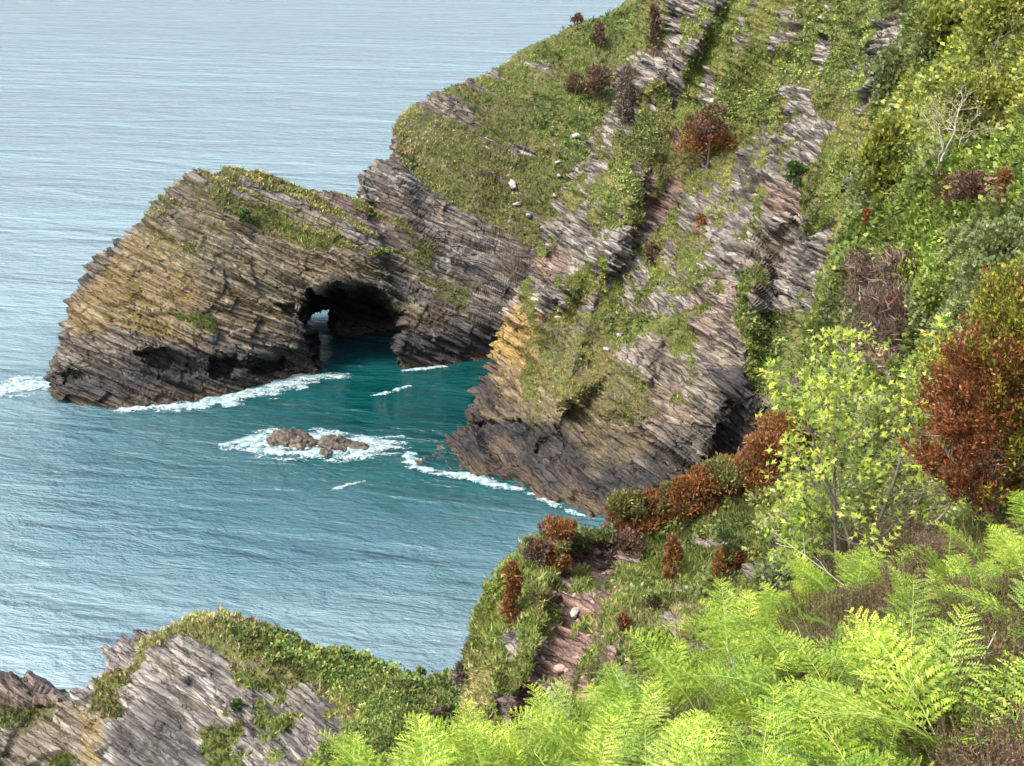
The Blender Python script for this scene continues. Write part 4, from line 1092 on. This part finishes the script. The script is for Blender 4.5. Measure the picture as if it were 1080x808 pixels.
# bare branched trees on the upper right hillside
def bare_tree(px, py, hpx, label, seed, mat, r=.09, depth=4, lean=(0.3, 0, 1)):
    g = np.random.default_rng(seed); p, _ = ground_at(px, py, ('hillside',)); u = np.linalg.norm(p - CAM) / FPX
    t = empty('bare_tree', tuple(p)); tag(t, label, 'tree', 'bare trees on the hillside')
    a = Acc(); tips = []
    h = hpx * u
    tr = Acc(); q = np.array([0, 0, -.2]); d = norm(np.array(lean, float))
    pts = [q, q + d * h * .18, q + d * h * .33 + np.array([.05, 0, 0])]
    tr.add(*tube(pts, r, r * .8, 6)); link('trunk', tr.mesh('trunk', mat), t)
    for i in range(4):
        branch(a, pts[1 + i % 2], norm(d + g.normal(0, .8, 3) + np.array([0, 0, .2])), h * .42, r * .6, depth, g, tips, .5, 5, (2, 4), .1, .7)
    link('branches', a.mesh('branches', mat), t)
    C = Acc(); B = np.array([x[0] for x in tips]); B = np.repeat(B, 4, 0) + g.normal(0, .12, (len(B) * 4, 3))
    V, F, cc = leaves(B, g.normal(0, 1, B.shape) + np.array([0, 0, .4]), np.full(len(B), .13), .4, pick('yellow', len(B), g), g); C.add(V, F, cc)
    link('leaves', C.mesh('leaves', m_leaf), t)
bare_tree(983, 188, 95, 'small tree with bleached white branches above the bright bracken', 5, m_pale, .10)
bare_tree(1048, 118, 90, 'twiggy grey half bare tree near the top right corner', 6, m_bark, .07)
bare_tree(935, 205, 70, 'thin pale stemmed small tree inside the willow bush', 7, m_pale, .05)
bare_tree(1020, 320, 90, 'thin bare tree rising from the grey green scrub above the red bush', 8, m_bark, .05)
# ================================================================== LOOSE ROCKS
m_white = simple_mat('pale_boulder', (0.2, 0.19, 0.17), (0.42, 0.40, 0.37), 2.5, 0.85, .6)
m_redrock = simple_mat('red_scree_stone', (0.20, 0.13, 0.11), (0.42, 0.30, 0.26), 6, 0.85, .6)
RK = [rockmesh('boulder', 1.0, .6, .35, 40 + i, 20, 14, 1.3, m_white) for i in range(4)]
RR = [rockmesh('stone', 1.0, .7, .42, 50 + i, 15, 12, .9, m_redrock) for i in range(4)]
def boulder(px, py, spx, label, srcs, meshes, group, i, nm='boulder'):
    p, n = ground_at(px, py, srcs); u = np.linalg.norm(p - CAM) / FPX
    o = link(nm, meshes[i % 4]); s = spx * u * .42
    o.location = tuple(p + n * s * (.35 if nm == 'boulder' else .1)); o.scale = (s, s * .9, s * 1.2); o.rotation_euler = (rng.uniform(-.3, .3), R(15) + rng.uniform(-.2, .2), rng.uniform(0, 6.28))
    tag(o, label, 'rock', group)
HB = [(602, 200, 15, 'white angular boulder, lowest and largest of those on the headland turf'), (578, 242, 16, 'long pale boulder at the lower right edge of the headland turf'),
      (586, 205, 8, 'small white boulder left of the largest one on the headland turf'), (590, 186, 9, 'small white boulder above the largest one on the headland turf'),
      (588, 172, 8, 'uppermost small white boulder of the column on the headland turf'), (541, 196, 16, 'long pale slab in the middle of the headland turf'),
      (558, 228, 12, 'pale slab lying below the middle slab on the headland turf'), (500, 132, 12, 'small pale slab high on the left of the headland turf'),
      (605, 145, 14, 'pale outcrop stone near the cliff edge on the headland turf'), (545, 217, 11, 'pale stone between the two long slabs on the headland turf')]
for i, (x, y, s, lb) in enumerate(HB): boulder(x, y, s, lb, ('headland',), RK, 'white boulders on the headland turf', i)
CB = [(589, 335, 10, 'white boulder above the yellow lichened rocks at the cliff edge'), (655, 355, 14, 'grey boulder standing in the green ramp of the cliff'), (645, 432, 8, 'small pale boulder on the lichened part of the cliff'), (640, 370, 9, 'pale stone below the turf ramp of the cliff')]
for i, (x, y, s, lb) in enumerate(CB): boulder(x, y, s, lb, ('cliff',), RK, 'pale boulders on the cliff', i)
g2 = np.random.default_rng(99); cnt = 0
while cnt < 80:
    x, y = g2.uniform(535, 655), g2.uniform(572, 790)
    if not inpoly(np.array([x]), np.array([y]), SCREE)[0]: continue
    boulder(x, y, g2.uniform(3, 11) if cnt > 12 else g2.uniform(12, 20), 'one of the many loose reddish stones in the scree gully of the spur', ('hillside',), RR if g2.random() < .8 else RK, 'loose stones in the scree gully', cnt, 'stone'); cnt += 1

# ================================================================== FOREGROUND
def frond(seed, L=1.0, n=19, arch=(12, 78), curl=0.0, pin=0.33, stipe=.3):
    g = np.random.default_rng(seed); a = Acc(); st_ = Acc()
    S = 40; s = np.linspace(0, 1, S); th = np.radians(arch[0] + (arch[1] - arch[0]) * s ** 1.3 + curl * np.clip(s - .85, 0, 1) * 600)
    side = np.cumsum(g.normal(0, .012, S))
    T = np.stack([side, np.sin(th), np.cos(th)], -1); T = norm(T); pts = np.concatenate([[[0, 0, 0]], np.cumsum((T[:-1] + T[1:]) / 2, 0) * L / (S - 1)])
    st_.add(*tube(pts, .0055 * L, .0012, 5)); gc = GREENS['fern']
    def at(v):
        k = v * (S - 1); i = int(min(k, S - 2)); f = k - i; return pts[i] * (1 - f) + pts[i + 1] * f, T[i]
    V, F, C = [], [], []
    for i in range(n):
        v = stipe + (1 - stipe) * (i + .5) / n; r = (v - stipe) / (1 - stipe)
        p0, t = at(v); X = np.array([1.0, 0, 0]); X = norm(X - t * (X @ t)); Nn = np.cross(X, t)
        prof = (1 - r) ** .75 * (.55 + .45 * min(1, r * 5)) + .03
        young = sstep(.6, 1.0, r)
        for sd in (-1, 1):
            pl = pin * L * prof * g.uniform(.88, 1.08); sw = R(14 + 26 * r) + g.normal(0, .06)
            D0 = norm(sd * X * math.cos(sw) + t * math.sin(sw) + Nn * (.12 + g.normal(0, .09) + .5 * young))
            E = norm(np.cross(Nn, D0)); m = max(4, int(16 * (prof + .1)))
            droop = g.uniform(.05, .3)
            tt = (np.arange(m) + .5) / m
            q = p0 + D0 * pl * tt[:, None] - Nn * 0 + np.array([0, 0, -1]) * (droop * pl * tt ** 2)[:, None]
            a1 = q
            w0 = .013 * L * (1 - tt) + .003
            plen = pl * .20 * (1 - tt) ** .8 * (1 - .4 * young) + .006 * L
            sp = pl / m * .50
            for e in (-1, 1):
                dd = norm(E * e * .9 + D0 * .55 + Nn * g.normal(.0, .16, (m, 1)) - Nn * .15)
                mid = q + dd * (plen * .45)[:, None]
                base = q - D0 * sp * .75; tip = q + dd * plen[:, None]
                V += [base, mid - D0 * sp, tip, mid + D0 * sp * 1.0]
                c = gc[g.integers(0, 4, m)] * g.uniform(.85, 1.12, (m, 1)) * (1 + .25 * young) * np.array([1 + .2 * young, 1, 1])
                C.append(c)
                k = len(V) // 4 - 1
            # midrib
    nn = 0
    for j in range(0, len(V), 4):
        q4 = np.stack(V[j:j + 4], 1).reshape(-1, 3); a.add(q4, np.arange(len(q4)).reshape(-1, 4), C[j // 4])
    return a, st_, pts
m_stalk = simple_mat('fern_stalk', (0.22, 0.30, 0.06), (0.34, 0.42, 0.10), 8, .5, .1)
FV = []
for i, (arch, curl, n, pin) in enumerate([((22, 92), 0, 16, .36), ((32, 102), 0, 15, .34), ((15, 78), .4, 15, .31), ((40, 108), 0, 17, .38), ((18, 80), .9, 13, .26), ((46, 96), 0, 16, .38), ((2, 45), 1.2, 12, .15), ((50, 125), 0, 14, .16)]):
    a, s_, _ = frond(70 + i, 1.0, n, arch, curl, pin)
    if i == 7: a.C = [np.tile(pick('greybrown', 1, np.random.default_rng(3)) * 1.2, (len(c_), 1)) for c_ in a.C]
    FV.append((a.mesh('frond', m_fern), s_.mesh('stalk', m_stalk)))
print('fronds', round(time.time() - T0, 1))
def fern(p, size, seed, label, group, k=None, nrm=None):
    g = np.random.default_rng(seed); t = empty('fern', tuple(p)); tag(t, label, 'fern', group)
    k = k or g.integers(3, 6); a0 = g.uniform(0, 6.28)
    for i in range(k):
        j = (7 if g.random() < .12 else g.integers(0, 7)) if i else g.integers(0, 4)
        f = link('frond', FV[j][0], t); s = link('stalk', FV[j][1], f)
        sc = size * g.uniform(.7, 1.15)
        f.location = tuple(g.normal(0, .05, 3) * (1, 1, 0)); f.scale = (sc, sc, sc)
        f.rotation_euler = (g.normal(0, .12), g.normal(0, .12), a0 + i * 6.283 / k + g.normal(0, .35))
    return t
FZ = [([(240, 900), (430, 855), (560, 825), (680, 780), (760, 740), (850, 650), (900, 660), (940, 720), (1010, 790), (1040, 860), (980, 1000), (200, 1000)], 108, 'bright yellow green bracken fern in the thick bank along the bottom of the picture', 'ferns of the bottom bank'),
      ([(690, 820), (880, 700), (960, 740), (1030, 800), (1050, 980), (980, 1200), (600, 1100)], 30, 'large bright bracken fern in the near bank at the bottom centre right', 'nearest ferns'),
      ([(985, 625), (1060, 600), (1180, 570), (1180, 700), (1060, 700), (1000, 680)], 27, 'bright bracken fern in the clump at the right edge below the red bush', 'ferns right of the heather'),
      ([(840, 640), (900, 600), (960, 590), (980, 640), (960, 700), (900, 690)], 14, 'scattered bracken fern among the heather in the middle of the slope', 'ferns among the heather')]
Ds = GRIDS['slope']; Gs = Ds['G']; sx_, sy_ = Ds['px2'], Ds['py2']
front = np.ones(sx_.shape, bool)
du = np.linalg.norm(np.gradient(Gs, axis=0), axis=-1) * np.linalg.norm(np.gradient(Gs, axis=1), axis=-1)
gf = np.random.default_rng(5); spots = []
for pts, num, lb, grp in FZ:
    w = (inpoly(sx_, sy_, pts) & (Gs[..., 1] < 16)) * du; w = (w / w.sum()).ravel()
    got = 0; tries = 0; md = .30
    while got < num and tries < 6000:
        tries += 1; i = gf.choice(len(w), p=w) if tries % 1 == 0 else 0
        p = Gs.reshape(-1, 3)[i]
        if any(np.hypot(p[0] - q[0], p[1] - q[1]) < md * (.9 if tries < 3000 else .6) for q in spots): continue
        spots.append(p); fern(p, gf.uniform(.78, 1.15) * (.75 if num < 30 else 1), 500 + len(spots), lb, grp); got += 1
for (x, y, s, lb) in [(1010, 700, .55, 'single bright fern with upright fronds between brown heather right of centre'), (1075, 725, .5, 'small fern with flat darker fronds at the right edge'), (935, 800, .8, 'large fern with long arching fronds reaching into the bottom right heather'), (885, 640, .45, 'small fern at the foot of the leafy sapling')]:
    fern(ground_at(x, y, ('slope',))[0], s, int(x), lb, None)
print('ferns', len(spots), round(time.time() - T0, 1))

# heather clumps
def heather_mesh(seed, pal, tw=.5):
    g = np.random.default_rng(seed); n = 260; ang = g.uniform(0, 6.28, n); rr = g.uniform(0, 1, n) ** .6 * .26
    B = np.stack([np.cos(ang) * rr, np.sin(ang) * rr, np.full(n, 0.)], -1)
    D = norm(np.stack([np.cos(ang) * rr * 2.0, np.sin(ang) * rr * 2.0, np.ones(n)], -1) + g.normal(0, .16, (n, 3)))
    L = g.uniform(.2, .42, n) * (1.1 - rr * 1.2)
    a = Acc()
    for k in range(26):                                      # tiny leaves up each twig
        t = (k + .5) / 26; p = B + D * (L * (t * .95 + .05))[:, None] + np.array([0, 0, .0])
        V, F, C = leaves(p, D * 1.3 + g.normal(0, .6, (n, 3)), np.full(n, .019), .24, pick(pal, n, g) * (.8 + .5 * t), g); a.add(V, F, C)
    s = norm(np.cross(D, g.normal(0, 1, (n, 3))))
    V = np.stack([B - s * .0025, B + s * .0025, B + D * L[:, None] + s * .001, B + D * L[:, None] - s * .001], 1).reshape(-1, 3)
    a.add(V, np.arange(len(V)).reshape(-1, 4), pick('greybrown', n, g))
    return a.mesh('heather_clump', m_leaf)
HPAL = [np.array([(.13, .14, .025), (.16, .15, .035), (.09, .10, .02), (.15, .10, .04)]), np.array([(.10, .12, .02), (.14, .13, .03), (.08, .09, .02), (.15, .09, .04)]), np.array([(.18, .12, .08), (.13, .08, .05), (.22, .155, .11), (.10, .09, .03)]), GREENS['brown']]
HM = [heather_mesh(200 + i, HPAL[i % 4]) for i in range(8)]
HZs = [([(860, 650), (930, 590), (1000, 590), (1010, 640), (1180, 640), (1180, 1000), (1010, 1000), (1030, 850), (950, 740), (890, 680)], 190, 'brown and olive heather clump covering the slope at the bottom right', 'heather clumps of the bottom right'),
       ([(560, 860), (760, 740), (860, 650), (1000, 800), (900, 1000), (400, 1000)], 45, 'heather clump half hidden under the bottom bank of ferns', 'heather under the ferns')]
hs = []
for pts, num, lb, grp in HZs:
    w = (inpoly(sx_, sy_, pts) & (Gs[..., 1] < 16)) * du; w = (w / w.sum()).ravel(); got = 0; tries = 0
    while got < num and tries < 5000:
        tries += 1; p = Gs.reshape(-1, 3)[gf.choice(len(w), p=w)]
        if any(np.hypot(p[0] - q[0], p[1] - q[1]) < .2 for q in hs): continue
        hs.append(p); patch = vnoise(np.array([p * 1.1]), 5)[0]
        o = link('heather_clump', HM[int(np.clip(patch * 4 + gf.normal(0, .6), 0, 3.99)) + 4 * gf.integers(0, 2)])
        o.location = tuple(p - np.array([0, 0, .03])); sc = gf.uniform(.6, 1.0); o.scale = (sc, sc, sc * gf.uniform(.8, 1.15)); o.rotation_euler = (gf.normal(0, .12), gf.normal(0, .12), gf.uniform(0, 6.28))
        tag(o, lb, 'heather', grp); got += 1
for (x, y, sc, k, lb) in [(905, 600, 1.5, 2, 'pinkish brown dead heather clump below the leafy sapling'), (965, 590, 1.3, 2, 'grey pink heather clump below the large red bush'), (1065, 690, 1.9, 1, 'tall dark heather clump against the right edge'), (1030, 800, 1.6, 1, 'mossy olive heather clump in the bottom right corner')]:
    o = link('heather_clump', HM[k]); o.location = tuple(ground_at(x, y, ('slope',))[0]); o.scale = (sc,) * 3; tag(o, lb, 'heather')
# grass and litter under the plants
def slope_scatter(name, n, pal, size, width, k, label, seed, polys):
    g = np.random.default_rng(seed); w = (inpoly(sx_, sy_, polys) & (Gs[..., 1] < 18)) * du; i = g.choice(w.size, n, p=(w / w.sum()).ravel())
    B = Gs.reshape(-1, 3)[i] + g.normal(0, .03, (n, 3)) * (1, 1, 0); V, F, C = blades(B, Ds['n'].reshape(-1, 3)[i], np.full(n, size), width, k, pick(pal, n, g), 1.2, g)
    tag(link(name, mesh_np(name, V, F, m_leaf, fcol=C)), label, 'ground cover', kind='stuff')
ALL = [(0, 790), (430, 780), (700, 720), (900, 540), (1200, 480), (1300, 1300), (0, 1300)]
slope_scatter('grass', 26000, 'grass', .16, .06, 4, 'thin green grass under the foreground ferns', 71, ALL)
slope_scatter('litter', 22000, 'brown', .14, .035, 4, 'brown litter and dead twigs on the foreground slope', 72, ALL)

# dead stalks
def stalk(x, y, px_len, ang, label, seed, r=.005, lift=.25):
    g = np.random.default_rng(seed); p = ground_at(x, y, ('slope',))[0]; L = px_len * np.linalg.norm(p - CAM) / FPX; a = Acc()
    d = norm(np.array([math.cos(R(ang)), .15, math.sin(R(ang))])); pts = [p + np.array([0, 0, lift * .3])]
    for i in range(8): d = norm(d + g.normal(0, .1, 3)); pts.append(pts[-1] + d * L / 8)
    pts = np.array(pts) - p; a.add(*tube(pts, r, r * .4, 5))
    for j in (3, 5, 6):
        e = norm(d + g.normal(0, .7, 3)); a.add(*tube(np.array([pts[j], pts[j] + e * L * .12, pts[j] + e * L * .2 + g.normal(0, .01, 3)]), r * .6, r * .25, 4))
    o = link('dead_stalk', a.mesh('dead_stalk', m_pale)); o.location = tuple(p); tag(o, label, 'stalk', 'bleached dead stalks')
for a_ in [(970, 790, 130, 38, 'long bleached stalk lying diagonally in the bottom right heather', 1, .007), (905, 640, 110, 140, 'bleached forked stalk rising left below the sapling', 2, .006), (1000, 640, 120, 125, 'thin bleached stalk leaning left below the red bush', 3, .005),
           (925, 665, 80, 160, 'curved pale stalk in the middle of the heather', 4, .006), (1040, 640, 90, 110, 'upright pale stalk beside the right hand ferns', 5, .005), (800, 770, 90, 120, 'pale dead stalk sticking out of the bottom fern bank', 6, .004), (1070, 770, 60, 95, 'short pale stalk in the right edge heather', 7, .004)]: stalk(*a_)

# large red brown bush
g3 = np.random.default_rng(31)
p = np.array(P(1056, 520, 12.5)); t = empty('juniper_bush', tuple(p)); tag(t, 'large dense rust red bush with green patches at the right edge', 'bush')
a = Acc(); tips = []
for i in range(15):
    an = g3.uniform(0, 6.28); d = norm(np.array([math.cos(an) * .6, math.sin(an) * .5, 1.2]))
    branch(a, np.array([math.cos(an) * .12, math.sin(an) * .12, -.25]), d, .78, .024, 3, g3, tips, .4, 5, (3, 5), .5, .55)
st = R(19) and math.sin(PITCH)
link('stem', a.mesh('stem', m_bark), t)
# sprays spread through the crown outline
ns = 3200
def outline(q):      # q (n,3) -> inside score of the leaning crown
    w = .38 + .46 * np.sin(np.pi * np.clip(q[:, 2] / 2.15, 0, 1) ** .8) ** .8
    return np.hypot((q[:, 0] - .05 - .10 * q[:, 2]) / w, q[:, 1] / w)
q = g3.uniform(-1, 1, (34000, 3)) * np.array([1.3, 1.1, 1.1]) + np.array([0.15, 0, 1.0]); sc_ = outline(q) + (fbm(q * 2.6, 3, 9) - .5) * 1.7
q = q[(sc_ < 1) & (sc_ > .35)][:ns]
ax = norm(np.stack([q[:, 0] - .1, q[:, 1], q[:, 2] * .5 + .4], -1))
kk = 26; BB = np.repeat(q, kk, 0); AA = np.repeat(ax, kk, 0); tt_ = g3.uniform(0, 1, len(BB))[:, None]
BB = BB + AA * tt_ * .16 + g3.normal(0, .022, BB.shape)
gp = fbm(q * 1.6 + 4, 3, 12) + .2 * sstep(0, .5, q[:, 0]) * sstep(.6, 1.2, q[:, 2]) + .14 * sstep(1.3, 1.8, q[:, 2])
isg = (np.repeat(gp, kk) + g3.normal(0, .06, len(BB))) > .56; C = pick(np.array([(.23, .08, .03), (.16, .055, .022), (.32, .125, .045), (.11, .045, .02)]), len(BB), g3)
C[isg] = pick(np.array([(.16, .19, .02), (.26, .26, .03), (.10, .13, .02), (.34, .30, .04)]), int(isg.sum()), g3)
C *= np.repeat(g3.uniform(.7, 1.3, len(q)), kk)[:, None]
V, F, C = leaves(BB, AA * 1.2, np.full(len(BB), .042), .26, C, g3)
link('foliage', mesh_np('foliage', V, F, m_leaf, fcol=C), t)

# leafy sapling
g4 = np.random.default_rng(44)
def sapling(px, py, Y, H, n_l, seed, label, spread=.5, dens=1.0):
    g = np.random.default_rng(seed); p = np.array(P(px, py, Y)); t = empty('sapling', tuple(p)); tag(t, label, 'tree')
    tr = Acc(); a = Acc(); tips = []
    for s in range(3):
        d = norm(np.array([g.normal(0, .18), g.normal(0, .15), 1])); pts = [np.array([g.normal(0, .06), g.normal(0, .06), -.3])]
        for i in range(10):
            d = norm(d + g.normal(0, .07, 3) + np.array([0, 0, .05])); pts.append(pts[-1] + d * H / 10 * g.uniform(.8, 1.05))
            if i >= 1:
                for _ in range(2):
                    an = g.uniform(0, 6.28); bd = norm(np.array([math.cos(an), math.sin(an) * .7, .55])); L = H * spread * (1.05 - i / 12) * g.uniform(.5, .9)
                    branch(a, pts[-1], bd, L, .009, 2, g, tips, .35, 4, (2, 4), .25, .6)
        tr.add(*tube(pts, .022, .006, 6))
    link('trunk', tr.mesh('trunk', m_bark, True), t); link('branches', a.mesh('branches', m_bark), t)
    tips = [tips[i] for i in g.permutation(len(tips))[:n_l]]
    L_ = Acc(); star = np.array([(0, 0), (.35, .18), (.75, .5), (.62, .2), (1.15, 0), (.62, -.2), (.75, -.5), (.35, -.18)])
    for (q, d) in tips:
        for _ in range(g.integers(4, 8)):
            ax = norm(d * .4 + g.normal(0, .7, 3) + np.array([0, 0, .05])); up = norm(np.array([0, -.25, 1]) + g.normal(0, .4, 3)); s = norm(np.cross(ax, up)); up = np.cross(s, ax)
            ls = g.uniform(.05, .09); b = q + g.normal(0, .035, 3) + ax * .03
            pts = b + (ax * star[:, :1] + s * star[:, 1:] + up * (-.25 * np.abs(star[:, 1:]))) * ls
            L_.add(pts, np.array([[0, 1, 2, 3], [0, 3, 4, 5], [0, 5, 6, 7]]), np.repeat(pick(np.array([(.25, .37, .055), (.34, .46, .08), (.17, .27, .045), (.44, .52, .09)]), 1, g), 3, 0))
    link('leaves', L_.mesh('leaves', m_fern), t)
sapling(900, 600, 13.5, 2.95, 480, 44, 'leafy yellow green sapling with thin grey stems left of the large red bush', .34)
sapling(862, 620, 14.5, 1.5, 200, 45, 'smaller leafy sapling at the left foot of the yellow green one', .4)
print("script", round(time.time()-T0,1))
